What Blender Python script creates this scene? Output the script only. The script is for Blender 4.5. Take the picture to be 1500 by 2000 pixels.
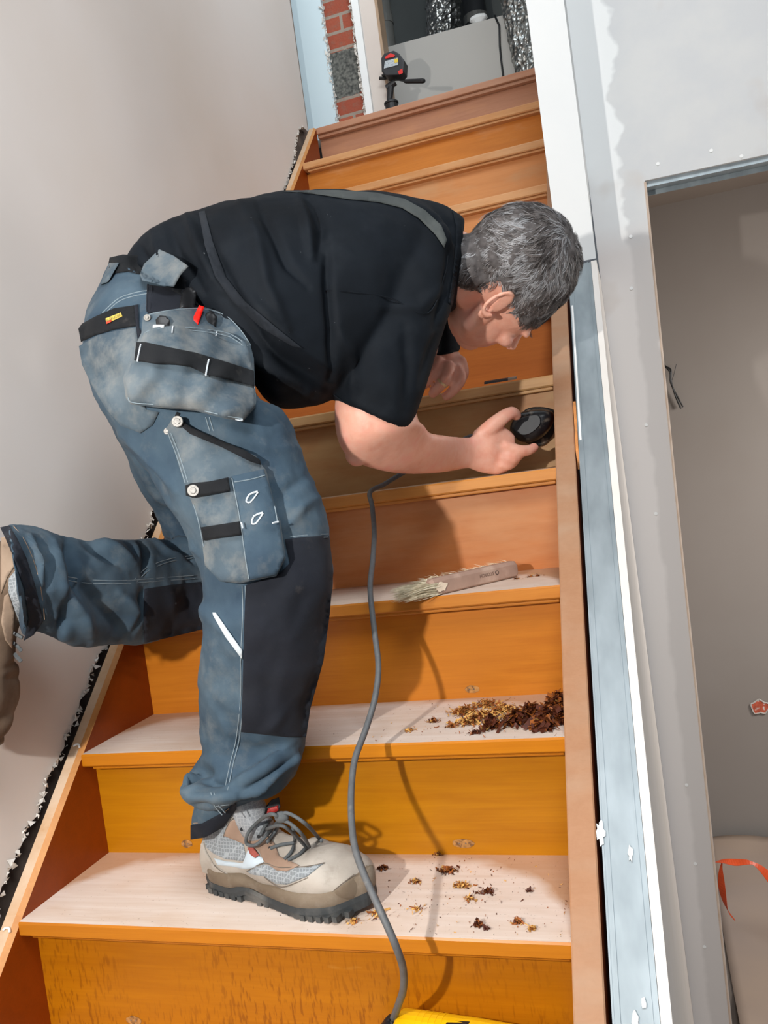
import bpy, bmesh, math, random
import numpy as np
from mathutils import Vector, Matrix, noise
from mathutils.bvhtree import BVHTree
from mathutils.geometry import delaunay_2d_cdt
for o in list(bpy.data.objects): bpy.data.objects.remove(o)
S = bpy.context.scene
COL = S.collection
random.seed(7); rng = np.random.default_rng(7)

# ------------------------------------------------------------------ camera
FPX = 1612.8
CAM = np.array([0.9762, -0.9864, 0.7797]); YAW, PIT, ROL = 0.3044, -0.0378, -0.136
FW = np.array([-math.sin(YAW)*math.cos(PIT), math.cos(YAW)*math.cos(PIT), math.sin(PIT)])
_r = np.array([math.cos(YAW), math.sin(YAW), 0.0]); _u = np.cross(_r, FW)
RT = _r*math.cos(ROL) + _u*math.sin(ROL); UP = -_r*math.sin(ROL) + _u*math.cos(ROL)
cd = bpy.data.cameras.new('camera'); cam = bpy.data.objects.new('camera', cd); COL.objects.link(cam)
cd.sensor_fit = 'VERTICAL'; cd.sensor_height = 36.0; cd.lens = FPX*36.0/2000.0; cd.clip_start = 0.02
M = Matrix(((RT[0], UP[0], -FW[0], CAM[0]), (RT[1], UP[1], -FW[1], CAM[1]), (RT[2], UP[2], -FW[2], CAM[2]), (0, 0, 0, 1)))
cam.matrix_world = M; S.camera = cam

# ------------------------------------------------------------------ light
w = bpy.data.worlds.new('world'); S.world = w; w.use_nodes = True
w.node_tree.nodes['Background'].inputs[0].default_value = (0.80, 0.88, 1.0, 1)
w.node_tree.nodes['Background'].inputs[1].default_value = 0.12
def lamp(name, kind, loc, energy, color, size=0.1, target=None, size_y=None):
    l = bpy.data.lights.new(name, kind); l.energy = energy; l.color = color
    if kind == 'AREA':
        l.size = size
        if size_y: l.shape = 'RECTANGLE'; l.size_y = size_y
    else: l.shadow_soft_size = size
    o = bpy.data.objects.new(name, l); COL.objects.link(o); o.location = loc
    if target is not None:
        o.rotation_euler = (Vector(target)-Vector(loc)).to_track_quat('-Z', 'Y').to_euler()
    return o
lamp('work_lamp', 'POINT', (0.34, -1.30, 1.02), 92, (1.0, 0.965, 0.92), 0.022)
lamp('front_fill', 'AREA', (1.5, -3.1, 1.1), 12, (0.88, 0.95, 1.0), 0.9, (0.5, 0.5, 0.7), 1.8)  # added cool fill behind the camera for the low left wall, not a known window
lamp('hall_daylight', 'AREA', (1.45, -1.2, 3.0), 53, (0.93, 0.97, 1.0), 1.0, (0.35, 0.6, 0.7))
lamp('landing_daylight', 'AREA', (0.5, 1.25, 3.1), 5.5, (0.84, 0.94, 1.0), 0.6, (0.2, 2.2, 2.2))
lamp('side_room_light', 'AREA', (2.4, 1.62, 0.9), 22.0, (1.0, 0.95, 0.9), 0.5, (1.2, 2.2, 0.0))
S.view_settings.view_transform = 'Standard'; S.view_settings.look = 'None'
S.view_settings.gamma = 1.0; S.view_settings.use_curve_mapping = False
S.view_settings.exposure = 0.0

# ------------------------------------------------------------------ helpers
def ray(x, y): return FW + RT*((x-750)/FPX) - UP*((y-1000)/FPX)
def D(x, y, d): return CAM + ray(x, y)*d
def PX(x, y, X): v = ray(x, y); return CAM + v*((X-CAM[0])/v[0])
def PY(x, y, Y): v = ray(x, y); return CAM + v*((Y-CAM[1])/v[1])
def PZ(x, y, Z): v = ray(x, y); return CAM + v*((Z-CAM[2])/v[2])
def project(P):
    d = np.asarray(P) - CAM; z = d@FW
    return 750+FPX*(d@RT)/z, 1000-FPX*(d@UP)/z, z
def lin(c):
    c = c/255.0
    return c/12.92 if c <= 0.04045 else ((c+0.055)/1.055)**2.4
def rgb(r, g, b): return (lin(r), lin(g), lin(b), 1.0)

class MB:
    """collects shapes into one mesh"""
    def __init__(self): self.v = []; self.f = []; self.m = []
    def add(self, vs, fs, mi=0):
        n = len(self.v); self.v += [tuple(float(c) for c in p) for p in vs]
        self.f += [tuple(i+n for i in f) for f in fs]; self.m += [mi]*len(fs); return self
    def box(self, a, b, mi=0):
        (x0, y0, z0), (x1, y1, z1) = a, b
        return self.add([(x0,y0,z0),(x1,y0,z0),(x1,y1,z0),(x0,y1,z0),(x0,y0,z1),(x1,y0,z1),(x1,y1,z1),(x0,y1,z1)],
                 [(0,3,2,1),(4,5,6,7),(0,1,5,4),(1,2,6,5),(2,3,7,6),(3,0,4,7)], mi)
    def prism(self, pts, vec, mi=0):
        n = len(pts); vec = np.asarray(vec, float); P = [np.asarray(p, float) for p in pts]
        return self.add(P+[p+vec for p in P], [tuple(range(n-1, -1, -1)), tuple(range(n, 2*n))]+[(i, (i+1) % n, n+(i+1) % n, n+i) for i in range(n)], mi)
    def tube(self, path, r, n=10, mi=0, flat=1.0, updir=None, cap=True):
        path = [np.asarray(p, float) for p in path]; rings = []
        rr = r if hasattr(r, '__len__') else [r]*len(path)
        prev = None
        for i, p in enumerate(path):
            t = path[min(i+1, len(path)-1)] - path[max(i-1, 0)]; t = t/(np.linalg.norm(t)+1e-9)
            ref = updir if updir is not None else (prev if prev is not None else (np.array([0,0,1.0]) if abs(t[2]) < 0.9 else np.array([1.0,0,0])))
            a = ref - t*(ref@t); a = a/(np.linalg.norm(a)+1e-9); b = np.cross(t, a); prev = a
            rings.append([p + (a*math.cos(2*math.pi*k/n)*flat + b*math.sin(2*math.pi*k/n))*rr[i] for k in range(n)])
        vs = [v for ring in rings for v in ring]; fs = []
        for i in range(len(path)-1):
            for k in range(n): fs.append((i*n+k, i*n+(k+1) % n, (i+1)*n+(k+1) % n, (i+1)*n+k))
        if cap: fs.append(tuple(range(n-1, -1, -1))); fs.append(tuple(range((len(path)-1)*n, len(path)*n)))
        return self.add(vs, fs, mi)
    def rings(self, R, mi=0):
        n = len(R[0]); vs = [v for q in R for v in q]; fs = []
        for i in range(len(R)-1):
            for k in range(n): fs.append((i*n+k, i*n+(k+1) % n, (i+1)*n+(k+1) % n, (i+1)*n+k))
        fs.append(tuple(range(n-1, -1, -1))); fs.append(tuple(range((len(R)-1)*n, len(R)*n)))
        return self.add(vs, fs, mi)

def setprops(o, label=None, cat=None, group=None, kind=None):
    if label: o['label'] = label
    if cat: o['category'] = cat
    if group: o['group'] = group
    if kind: o['kind'] = kind
    return o
def wloc(o):
    v = Vector(o.location)
    while o.parent: o = o.parent; v += Vector(o.location)
    return v
def obj(name, mb, mats, parent=None, label=None, cat=None, group=None, kind=None, smooth=False, bevel=0, origin=None, auto=None):
    vs = np.array(mb.v)
    lo, hi = vs.min(0), vs.max(0)
    org = np.array(origin) if origin is not None else np.array([(lo[0]+hi[0])/2, (lo[1]+hi[1])/2, lo[2]])
    me = bpy.data.meshes.new(name); me.from_pydata([tuple(v) for v in vs-org], [], mb.f); me.update()
    bm = bmesh.new(); bm.from_mesh(me); bmesh.ops.recalc_face_normals(bm, faces=bm.faces); bm.to_mesh(me); bm.free()
    for m in (mats if isinstance(mats, (list, tuple)) else [mats]): me.materials.append(m)
    me.polygons.foreach_set('material_index', mb.m)
    if smooth: me.polygons.foreach_set('use_smooth', [True]*len(me.polygons))
    o = bpy.data.objects.new(name, me); COL.objects.link(o)
    if parent is not None: o.parent = parent; o.location = Vector(org) - wloc(parent)
    else: o.location = org
    if bevel:
        b = o.modifiers.new('bevel', 'BEVEL'); b.width = bevel; b.segments = 2; b.limit_method = 'ANGLE'; b.angle_limit = math.radians(40)
    return setprops(o, label, cat, group, kind)
def empty(name, loc, label, cat, group=None):
    o = bpy.data.objects.new(name, None); COL.objects.link(o); o.location = Vector([float(c) for c in loc]); o.empty_display_size = 0.05
    return setprops(o, label, cat, group)

# ---- node materials
class NT:
    def __init__(self, name):
        self.m = bpy.data.materials.new(name); self.m.use_nodes = True; self.t = self.m.node_tree
        self.b = self.t.nodes['Principled BSDF']; self.pos = None
    def n(self, typ, **kw):
        x = self.t.nodes.new(typ)
        for k, v in kw.items():
            if k.startswith('_'): setattr(x, k[1:], v)
            else: x.inputs[k.replace('__', ' ')].default_value = v
        return x
    def l(self, a, b): self.t.links.new(a, b)
    def P(self):
        if self.pos is None: self.pos = self.t.nodes.new('ShaderNodeNewGeometry').outputs['Position']
        return self.pos
    def map(self, scale, loc=(0,0,0), rot=(0,0,0)):
        x = self.t.nodes.new('ShaderNodeMapping'); self.l(self.P(), x.inputs[0])
        x.inputs['Scale'].default_value = scale; x.inputs['Location'].default_value = loc; x.inputs['Rotation'].default_value = rot
        return x.outputs[0]
    def noise(self, vec, scale=1.0, detail=4.0, rough=0.55, dist=0.0):
        x = self.n('ShaderNodeTexNoise', Scale=scale, Detail=detail, Roughness=rough, Distortion=dist); self.l(vec, x.inputs['Vector']); return x.outputs[0]
    def ramp(self, fac, stops, interp='LINEAR'):
        x = self.t.nodes.new('ShaderNodeValToRGB'); self.l(fac, x.inputs[0]); x.color_ramp.interpolation = interp
        e = x.color_ramp.elements
        while len(e) < len(stops): e.new(0.5)
        for i, (p, c) in enumerate(stops): e[i].position = p; e[i].color = c if hasattr(c, '__len__') else (c, c, c, 1)
        return x.outputs[0]
    def mix(self, fac, a, b, mode='MIX'):
        x = self.t.nodes.new('ShaderNodeMix'); x.data_type = 'RGBA'; x.blend_type = mode
        for s, v in ((0, fac), (6, a), (7, b)):
            if hasattr(v, 'is_linked') or hasattr(v, 'links'): self.l(v, x.inputs[s])
            else: x.inputs[s].default_value = v
        return x.outputs[2]
    def math(self, op, a, b=None, clamp=False):
        x = self.t.nodes.new('ShaderNodeMath'); x.operation = op; x.use_clamp = clamp
        for i, v in enumerate((a, b)):
            if v is None: continue
            if hasattr(v, 'links'): self.l(v, x.inputs[i])
            else: x.inputs[i].default_value = v
        return x.outputs[0]
    def xyz(self):
        x = self.t.nodes.new('ShaderNodeSeparateXYZ'); self.l(self.P(), x.inputs[0]); return x.outputs
    def color(self, c):
        if hasattr(c, 'links'): self.l(c, self.b.inputs['Base Color'])
        else: self.b.inputs['Base Color'].default_value = c
    def bump(self, h, strength=0.3, dist=0.002):
        x = self.n('ShaderNodeBump', Strength=strength, Distance=dist); self.l(h, x.inputs['Height']); self.l(x.outputs[0], self.b.inputs['Normal'])
    def set(self, **kw):
        for k, v in kw.items(): self.b.inputs[k.replace('__', ' ')].default_value = v
        return self.m
def simple(name, c, rough=0.6, var=0.12, vscale=30, metal=0.0, bump=0.0, bscale=200, dirt=None, dirts=12, dirtamt=(0.5, 0.7), spec=0.5):
    t = NT(name); c = rgb(*c)
    f = t.noise(t.map((1, 1, 1)), vscale, 4)
    dk = tuple(x*(1-var) for x in c[:3])+(1,); lt = tuple(min(1, x*(1+var)) for x in c[:3])+(1,)
    col = t.ramp(f, [(0.3, dk), (0.7, lt)])
    if dirt:
        g = t.ramp(t.noise(t.map((1, 1, 1), (3, 1, 2)), dirts, 5), [(dirtamt[0], 0.0), (dirtamt[1], 1.0)])
        col = t.mix(g, col, rgb(*dirt))
    t.color(col); t.set(Roughness=rough, Metallic=metal); t.b.inputs['Specular IOR Level'].default_value = spec
    if bump: t.bump(t.noise(t.map((1, 1, 1)), bscale, 3), bump, 0.001)
    return t.m
# ------------------------------------------------------------------ materials of the place
R_, G_, W_, OH = 0.19, 0.1929, 0.8283, 0.0337
def wood(name, base, dark, off=0.0, rough=0.4, grain=0.5, bare=None, barefac=None, fleck=0.0, stain=None, axis='x'):
    t = NT(name)
    sc = {'x': (2.2, 26, 34), 'z': (26, 26, 2.2), 's': (30, 30, 30)}[axis]
    g1 = t.noise(t.map(sc, (off, off*1.7, off*.3)), 1.6, 5, 0.6, 0.8)
    g2 = t.noise(t.map((sc[0]*3, sc[1]*9, sc[2]*9), (off*3, 0, 0)), 1.2, 3, 0.6)
    big = t.noise(t.map((1.6, 2.5, 2.5), (off*5, 1, 2)), 1.6, 3)
    col = t.mix(t.math('MULTIPLY', t.ramp(g1, [(0.3, 1.0), (0.68, 0.0)]), grain), rgb(*base), rgb(*dark))
    col = t.mix(t.math('MULTIPLY', t.ramp(g2, [(0.45, 0.0), (0.7, 1.0)]), 0.22), col, rgb(*dark))
    col = t.mix(t.math('MULTIPLY', t.ramp(big, [(0.35, 0.0), (0.75, 1.0)]), 0.35), col, rgb(*[min(255, c*1.08) for c in base]))
    if fleck:
        fl = t.noise(t.map((210, 30, 34), (off, 3, 1)), 1.4, 2, 0.5)
        ms = t.noise(t.map((4, 4, 5), (2, off, 4)), 1.3, 2)
        m = t.math('MULTIPLY', t.ramp(fl, [(0.55, 0.0), (0.64, 1.0)]), t.ramp(ms, [(0.38, 0.0), (0.55, 1.0)]))
        col = t.mix(t.math('MULTIPLY', m, fleck), col, rgb(120, 62, 8))
    if bare is not None:
        n = t.noise(t.map((3.0, 7, 9), (off*2, 5, 1)), 1.7, 4, 0.6)
        lo, hi = barefac
        m = t.ramp(n, [(lo, 0.0), (hi, 1.0)])
        bc = t.mix(t.math('MULTIPLY', t.ramp(g1, [(0.3, 1.0), (0.7, 0.0)]), 0.25), rgb(*bare), rgb(*[c*0.86 for c in bare]))
        col = t.mix(m, col, bc)
    t.color(col); t.set(Roughness=rough); t.b.inputs['Specular IOR Level'].default_value = .3
    t.bump(g1, 0.08, 0.0006)
    return t.m
def bare_wood(name, c, k, off=0.0, front=False):
    """sanded tread top; varnish left along the back edge and in the corners"""
    t = NT(name)
    g1 = t.noise(t.map((2.0, 30, 30), (off, off, 0)), 1.8, 5, 0.6, 1.2)
    big = t.noise(t.map((5, 8, 8), (off*4, 0, 0)), 1.3, 3)
    col = t.mix(t.math('MULTIPLY', t.ramp(g1, [(0.35, 1.0), (0.7, 0.0)]), 0.55), rgb(*c), rgb(c[0]*0.90, c[1]*0.84, c[2]*0.78))
    col = t.mix(t.math('MULTIPLY', t.ramp(big, [(0.5, 0.0), (0.8, 1.0)]), 0.45), col, rgb(c[0]*0.88, c[1]*0.76, c[2]*0.62))
    x, y, z = t.xyz()
    ys = (k-1)*G_
    dx = t.math('SUBTRACT', x, 0.40)
    q = t.math('MULTIPLY', t.math('POWER', t.math('ABSOLUTE', t.math('DIVIDE', dx, 0.445)), 6.0), 0.2)
    edge = t.math('ADD', t.math('SUBTRACT', y, ys+0.185), q)
    edge = t.math('ADD', edge, t.math('MULTIPLY', t.math('SUBTRACT', t.noise(t.map((8, 8, 8), (off, 2, 3)), 1.5, 3), 0.5), 0.06))
    m = t.ramp(t.math('MULTIPLY', edge, 18.0), [(0.15, 0.0), (0.75, 1.0)])
    col = t.mix(t.math('MULTIPLY', m, 0.75), col, rgb(176, 122, 70))
    sp = t.ramp(t.noise(t.map((1, 1, 1), (off, 0, 0)), 260, 2), [(0.70, 0.0), (0.74, 1.0)])
    col = t.mix(t.math('MULTIPLY', sp, 0.5), col, rgb(120, 75, 40))
    t.color(col); t.set(Roughness=0.75); t.bump(g1, 0.06, 0.0005)
    return t.m
WV = {}
def varn(k, role):
    """varnish colour by height: amber below, sanded pinkish tan higher up"""
    key = (k, role)
    if key in WV: return WV[key]
    amber = ((182, 118, 10), (150, 84, 4)); mid = ((200, 128, 62), (168, 96, 40)); tan = ((196, 140, 88), (165, 108, 62)); pink = ((176, 126, 98), (150, 100, 74))
    if role == 'riser':
        tab = {1: (((176, 108, 8), (146, 80, 4)), (205, 150, 70), (.72, .85)), 2: (amber, None, None), 3: (((194, 118, 32), (160, 84, 14)), None, None), 4: (((190, 116, 60), (164, 86, 34)), (200, 140, 92), (.35, .8)),
               5: (((178, 124, 76), (146, 94, 50)), (188, 148, 100), (.3, .6)), 6: (((184, 104, 40), (150, 76, 22)), None, None), 7: (mid, None, None), 8: (((198, 134, 80), (170, 106, 56)), None, None),
               9: (((200, 138, 84), (170, 106, 56)), (196, 146, 100), (.5, .7)), 10: (((196, 122, 46), (164, 90, 22)), (200, 138, 84), (.6, .8)), 11: (pink, (190, 136, 98), (.5, .8))}
    else:
        tab = {1: (((190, 118, 28), (162, 88, 12)), (222, 180, 120), (.66, .74)), 2: (((194, 120, 20), (164, 88, 8)), None, None), 3: (((196, 124, 46), (166, 90, 24)), None, None),
               4: (((206, 138, 66), (176, 104, 40)), (214, 160, 100), (.6, .8)), 5: (((200, 156, 104), (176, 124, 76)), (212, 172, 124), (.4, .7)), 11: (pink, (182, 138, 112), (.4, .7))}
    d = tab.get(k, (tan, (206, 158, 112), (.4, .7)) if k > 5 else (amber, None, None))
    WV[key] = wood('varnished_%s' % role, d[0][0], d[0][1], off=k*3.37+(0 if role == 'riser' else 11), rough=0.36 if k < 4 else 0.5, bare=d[1], barefac=d[2], fleck=0.6 if (k == 1 and role == 'riser') else 0.0)
    return WV[key]
def wall_mat(name, c, c2=None, sc=2.0, rough=0.85, amt=(0.35, 0.7), bump=0.05):
    t = NT(name); n = t.noise(t.map((1, 1, 1)), sc, 4, 0.5)
    c2 = c2 or [v*0.95 for v in c]
    col = t.mix(t.ramp(n, [(amt[0], 0.0), (amt[1], 1.0)]), rgb(*c), rgb(*c2))
    t.color(col); t.set(Roughness=rough); t.b.inputs['Specular IOR Level'].default_value = 0.25
    t.bump(t.noise(t.map((1, 1, 1)), 60, 4), bump, 0.002)
    return t.m
M_left = wall_mat('left_plaster', (222, 215, 210), (214, 204, 195), 1.6)
M_brokenplaster = wall_mat('broken_plaster', (222, 218, 212), (190, 184, 176), 40, bump=0.5)
M_dark = simple('dark_cavity', (124, 106, 94), 0.9, 0.4, 20)
M_white = wall_mat('white_paint', (232, 233, 232), (226, 228, 228), 3)
M_floor = simple('floor_concrete', (120, 110, 102), 0.9, 0.2, 8)
M_room = wall_mat('grey_render', (150, 143, 136), (142, 132, 124), 1.2)
M_room = wall_mat('grey_render', (160, 153, 147), (152, 143, 136), 1.2)
M_zinc = (lambda t: (t.color(t.ramp(t.noise(t.map((8, 3, 3)), 3, 3), [(0.3, rgb(140, 150, 155)), (0.7, rgb(166, 176, 181))])), t.set(Metallic=0.5, Roughness=0.5))[1])(NT('galvanised_zinc'))
M_blue = wall_mat('pale_blue_plaster', (205, 222, 228), (198, 216, 224), 2)
M_board = wall_mat('white_board', (196, 192, 186), (190, 186, 180), 1.5)

# frontal wall with compound patches
def front_wall_mat():
    t = NT('right_plasterboard')
    x, y, z = t.xyz()
    n = t.noise(t.map((9, 9, 9)), 1.0, 4, 0.55); n2 = t.noise(t.map((4, 4, 7), (4, 0, 2)), 1.6, 3)
    # compound along the corner: x < 1.015 + noise, and along the opening edge
    up0 = t.ramp(t.math('SUBTRACT', z, 0.9), [(0.38, 0.0), (0.46, 1.0)])
    e1 = t.math('ADD', x, t.math('MULTIPLY', t.math('SUBTRACT', n2, 0.5), t.math('ADD', t.math('MULTIPLY', up0, .10), .035)))
    zc = t.math('ADD', t.math('MULTIPLY', z, .0191), 1.002)
    comp = t.ramp(t.math('MULTIPLY', t.math('SUBTRACT', zc, e1), 9.0), [(0.0, 0.0), (0.10, 1.0)])
    base = t.mix(t.ramp(n, [(0.4, 0.0), (0.65, 1.0)]), rgb(208, 209, 210), rgb(214, 214, 213))
    lowb = rgb(214, 208, 204)
    zz = t.ramp(z, [(0.0, 0.0), (1.0, 1.0)])
    up = t.ramp(t.math('SUBTRACT', z, 0.9), [(0.38, 0.0), (0.46, 1.0)])
    base = t.mix(up, lowb, base)
    col = t.mix(comp, base, t.mix(up, rgb(228, 222, 218), rgb(236, 237, 236)))  # compound painted brighter above the man's shadow line, lamp light put into its colour
    st = t.ramp(t.noise(t.map((1, 1, 1), (7, 3, 5)), 5.0, 3), [(0.66, 0.0), (0.78, 1.0)])
    col = t.mix(t.math('MULTIPLY', st, 0.35), col, rgb(196, 180, 166))
    t.color(col); t.set(Roughness=0.85); t.b.inputs['Specular IOR Level'].default_value = 0.2
    return t.m
M_front = front_wall_mat()
M_white2 = wall_mat('white_filler', (246, 246, 244), (240, 240, 238), 30, bump=0.3)
M_paper = wall_mat('board_edge_paper', (214, 196, 180), (200, 176, 156), 20)

# ------------------------------------------------------------------ setting
def nose_z(y): return R_ + y*R_/G_
obj('floor', MB().box((-1.2, -3.2, -1.0), (3.3, 2.9, -0.95)), M_floor, kind='structure')
# left wall: plaster sheet whose lower edge is broken off along the stair, dark masonry behind
def broken_edge():
    pts = []; px0 = [(0, 1752), (8, 1735), (41, 1645), (72, 1585), (117, 1475), (154, 1388), (182, 1300), (205, 1262), (266, 1090), (303, 1000), (400, 790), (470, 600), (540, 410), (556, 372), (572, 320), (581, 262), (592, 248)]
    w_ = [PX(x, y, -0.036) for x, y in px0]
    w_ = [np.array([-0.036, -1.2, nose_z(-1.2)+0.02])] + w_
    for a, b in zip(w_[:-1], w_[1:]):
        n = max(2, int(np.linalg.norm(b-a)/0.006))
        for i in range(n):
            p = a+(b-a)*i/n
            j = noise.noise(Vector((p[1]*30, p[2]*30, 3)))*0.007 + noise.noise(Vector((p[1]*110, p[2]*110, 8)))*0.005+.001
            q = p.copy(); q[1] += -j; q[2] += j; pts.append(q)
    pts.append(w_[-1])
    return pts
edge = broken_edge()
yend = 1.945
poly = [p for p in edge if p[1] < yend] 
poly += [np.array([-0.036, yend, poly[-1][2]]), np.array([-0.036, yend-0.01, 3.3]), np.array([-0.036, -1.2, 3.3])]
obj('wall_left', MB().prism(poly, (-0.016, 0, 0)), M_left, kind='structure')
# crumbling lip of plaster along the edge
mb = MB()
for a in edge[::1]:
    if a[1] > yend or a[1] < -0.4: continue
    if random.random() < 0.95:
        s = random.uniform(0.003, 0.008)
        c = a+np.array([0.0015, random.uniform(-.004, .004), random.uniform(-.002, .006)])
        q = [c+np.array([random.uniform(-.4, .9)*s, random.uniform(-1, 1)*s*1.3, random.uniform(-1, 1)*s]) for _ in range(5)]
        mb.add(q, [(0, 1, 2), (0, 2, 3), (0, 3, 4), (1, 2, 4), (2, 3, 4), (0, 1, 4)])
obj('trim_1', mb, M_brokenplaster, kind='structure', label='crumbling broken plaster edge along the left wall above the stair string')
obj('wall_left.001', MB().box((-0.14, -1.2, -0.95), (-0.053, 2.0, 3.3)), M_dark, kind='structure')
# wall ends and room upstairs
mb = MB()
obj('wall_right', MB().prism([PY(1259, 353, 1.3), PY(1428, 2000, 1.3)*[1, 1, 0]+[0, 0, -0.95], [0.9376, 1.3, -0.95], [0.9376, 1.3, 3.3], [3.0, 1.3, 3.3], [3.0, 1.3, 1.4275], ], (0, 0.10, 0)), M_front, kind='structure')
obj('trim_2', MB().tube([PY(1260, 356, 1.2985), PY(1330, 1060, 1.2985), PY(1427, 2000, 1.2985)], 0.003, 4), M_paper, kind='structure')
tl = PY(1259, 353, 1.3)
obj('metal_track', MB().prism([tl+[0.002, 0.012, 0], tl+[0.002, 0.012, -0.014], tl+[0.002, 0.016, -0.014], tl+[0.002, 0.016, -0.004], tl+[0.002, 0.084, -0.004], tl+[0.002, 0.084, -0.016], tl+[0.002, 0.088, -0.016], tl+[0.002, 0.088, 0]], (1.4, 0, -0.015)), M_zinc,
    label='galvanised metal track under the top of the opening in the right wall', cat='metal profile')
# partition beside the stair: low below the sloping top, full height from the corner on
yA = 1.05
obj('wall_partition', MB().prism([(0.925, -1.0, -0.95), (0.925, -1.0, nose_z(-1.0)), (0.925, yA, nose_z(yA)), (0.925, yA, -0.95)], (0.0125, 0, 0)).box((0.925, yA, -0.95), (0.9375, 1.3, nose_z(yA))), wall_mat('partition_board', (236, 230, 224), (230, 224, 216), 6), kind='structure')
obj('wall_corner', MB().prism([(0.853, yA, nose_z(yA)+0.004), (0.853, yA, 3.3), (0.853, 2.4, 3.3), (0.853, 2.4, nose_z(1.93)+0.03), (0.853, 1.94, nose_z(1.93)+0.03), (0.853, 1.10, nose_z(1.10)+0.03)], (0.0845, 0, 0)), M_white, kind='structure')
# ---- side room seen through the opening
obj('wall_side_room', MB().box((0.94, 2.70, -0.95), (3.2, 2.78, 1.78)), M_room, kind='structure')
obj('ceiling', MB().box((0.94, 1.4, 1.75), (3.2, 2.70, 1.79)), wall_mat('side_ceiling', (158, 146, 136), (150, 138, 128), 2), kind='structure')
obj('wall_side_room.001', MB().box((3.2, 1.4, -0.95), (3.28, 2.78, 1.78)), M_room, kind='structure')

obj('wall_side_room.002', MB().box((0.9376, 1.4, -0.95), (0.965, 2.70, 1.78)), M_room, kind='structure')
# ------------------------------------------------------------------ staircase
st = empty('staircase', (0.41, -0.2, -0.95), 'wooden staircase with varnished risers and pale sanded treads', 'staircase')
for k in range(-4, 11):
    y0 = (k-1)*G_; z = k*R_
    yb = y0+G_+OH+0.012 if k < 11 else y0+0.5
    mb = MB(); th = 0.023
    mb.add([(0, y0+.002, z), (W_, y0+.002, z), (W_, yb, z), (0, yb, z), (0, y0, z-.003), (W_, y0, z-.003), (0, y0, z-th+.003), (W_, y0, z-th+.003), (0, y0+.003, z-th), (W_, y0+.003, z-th), (W_, yb, z-th), (0, yb, z-th)],
           [(0, 1, 2, 3)], 0)
    mb.f += [(0, 4, 5, 1), (4, 6, 7, 5), (6, 8, 9, 7), (8, 11, 10, 9), (3, 2, 10, 11), (0, 3, 11, 8, 6, 4), (1, 5, 7, 9, 10, 2)]; mb.m += [1]*7
    top = bare_wood('sanded_tread', {1: (230, 215, 204), 2: (228, 214, 204), 3: (228, 210, 196)}.get(k, (214, 184, 154)), k, off=k*2.1)
    t_ = obj('tread', mb, [top, varn(k, 'nosing')], st)
    setprops(t_, label='step board with a freshly sanded pale top and %s front edge' % ('amber varnished' if k < 4 else 'partly sanded'))
    mb = MB().box((0.012, y0+0.010, z-th-0.007), (W_-0.004, y0+OH+.002, z-th))
    obj('cove_moulding', mb, varn(k, 'nosing'), st, bevel=0.002)
    mb = MB().box((0, y0+OH, z-R_), (W_, y0+OH+0.012, z-th-0.007))
    obj('riser', mb, varn(k, 'riser'), st)
# top landing edge
k = 11; y0 = 10*G_; z = k*R_
mb = MB().box((0, y0, z-0.023), (0.853, y0+0.10, z))
obj('landing_nosing', mb, varn(11, 'nosing'), st, bevel=0.003)
obj('cove_moulding', MB().box((0.0, y0+0.012, z-0.034), (0.853, y0+OH, z-0.023)), varn(11, 'nosing'), st, bevel=0.002)
obj('riser', MB().box((0, y0+OH, z-R_), (0.853, y0+OH+0.012, z-0.034)), varn(11, 'riser'), st)
M_str = wood('stringer_varnish', (134, 56, 5), (102, 38, 3), off=4.2, rough=0.4, axis='s', grain=0.35)
M_strtop = wood('stringer_sanded_top', (204, 168, 132), (180, 132, 88), off=6.2, rough=0.6, axis='s', grain=0.5, bare=(216, 188, 160), barefac=(.35, .6))
M_strup = wood('stringer_pink', (196, 134, 92), (170, 108, 66), off=9.2, rough=0.5, axis='s', grain=0.4)
def stringer(x0, x1, ytop, label, mats, chamfer, yb=-0.95):
    dz = 0.30
    ys = [yb, ytop]
    mb = MB()
    a, b = nose_z(yb), nose_z(ytop)
    c = 0.009 if chamfer else 0.003
    # chamfered inner arris (x1 side for the left string, x0 side for the right one)
    prof = ([(x0, 0), (x1-c, 0), (x1, -c*.8), (x1, -dz), (x0, -dz)] if chamfer > 0 else [(x0+.002, 0), (x1-.002, 0), (x1, -.002), (x1, -dz), (x0, -dz), (x0, -.002)])
    n = len(prof)
    vs = [(px, yb, a+pz) for px, pz in prof]+[(px, ytop, b+pz) for px, pz in prof]
    fs = [(i, (i+1) % n, n+(i+1) % n, n+i) for i in range(n)]+[tuple(range(n-1, -1, -1)), tuple(range(n, 2*n))]
    mi = [0, 2]+[1]*(n-2) if chamfer > 0 else [0, 0]+[1]*(n-3)+[0]
    mb.add(vs, fs); mb.m = mi+[1, 1]
    o = obj('stringer', mb, mats, st); o['label'] = label; return o
stringer(-0.027, 0.0, 1.935, 'left stringer with dark varnished inner face and sanded top edge', [M_strtop, M_str, wood('chamfer', (200, 140, 80), (170, 104, 50), off=2, axis='s')], 1)
M_rt = wood('right_stringer_top', (172, 128, 96), (152, 104, 70), off=16.2, rough=0.6, axis='s', grain=0.4, bare=(178, 142, 114), barefac=(.4, .7))
stringer(W_, 0.865, 1.045, 'right stringer with pinkish sanded top edge', [M_rt, M_str], 0)
stringer(W_, 0.851, 1.935, 'upper end of the right stringer running behind the white wall end', [M_rt, M_str], 0, 1.046)
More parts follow.
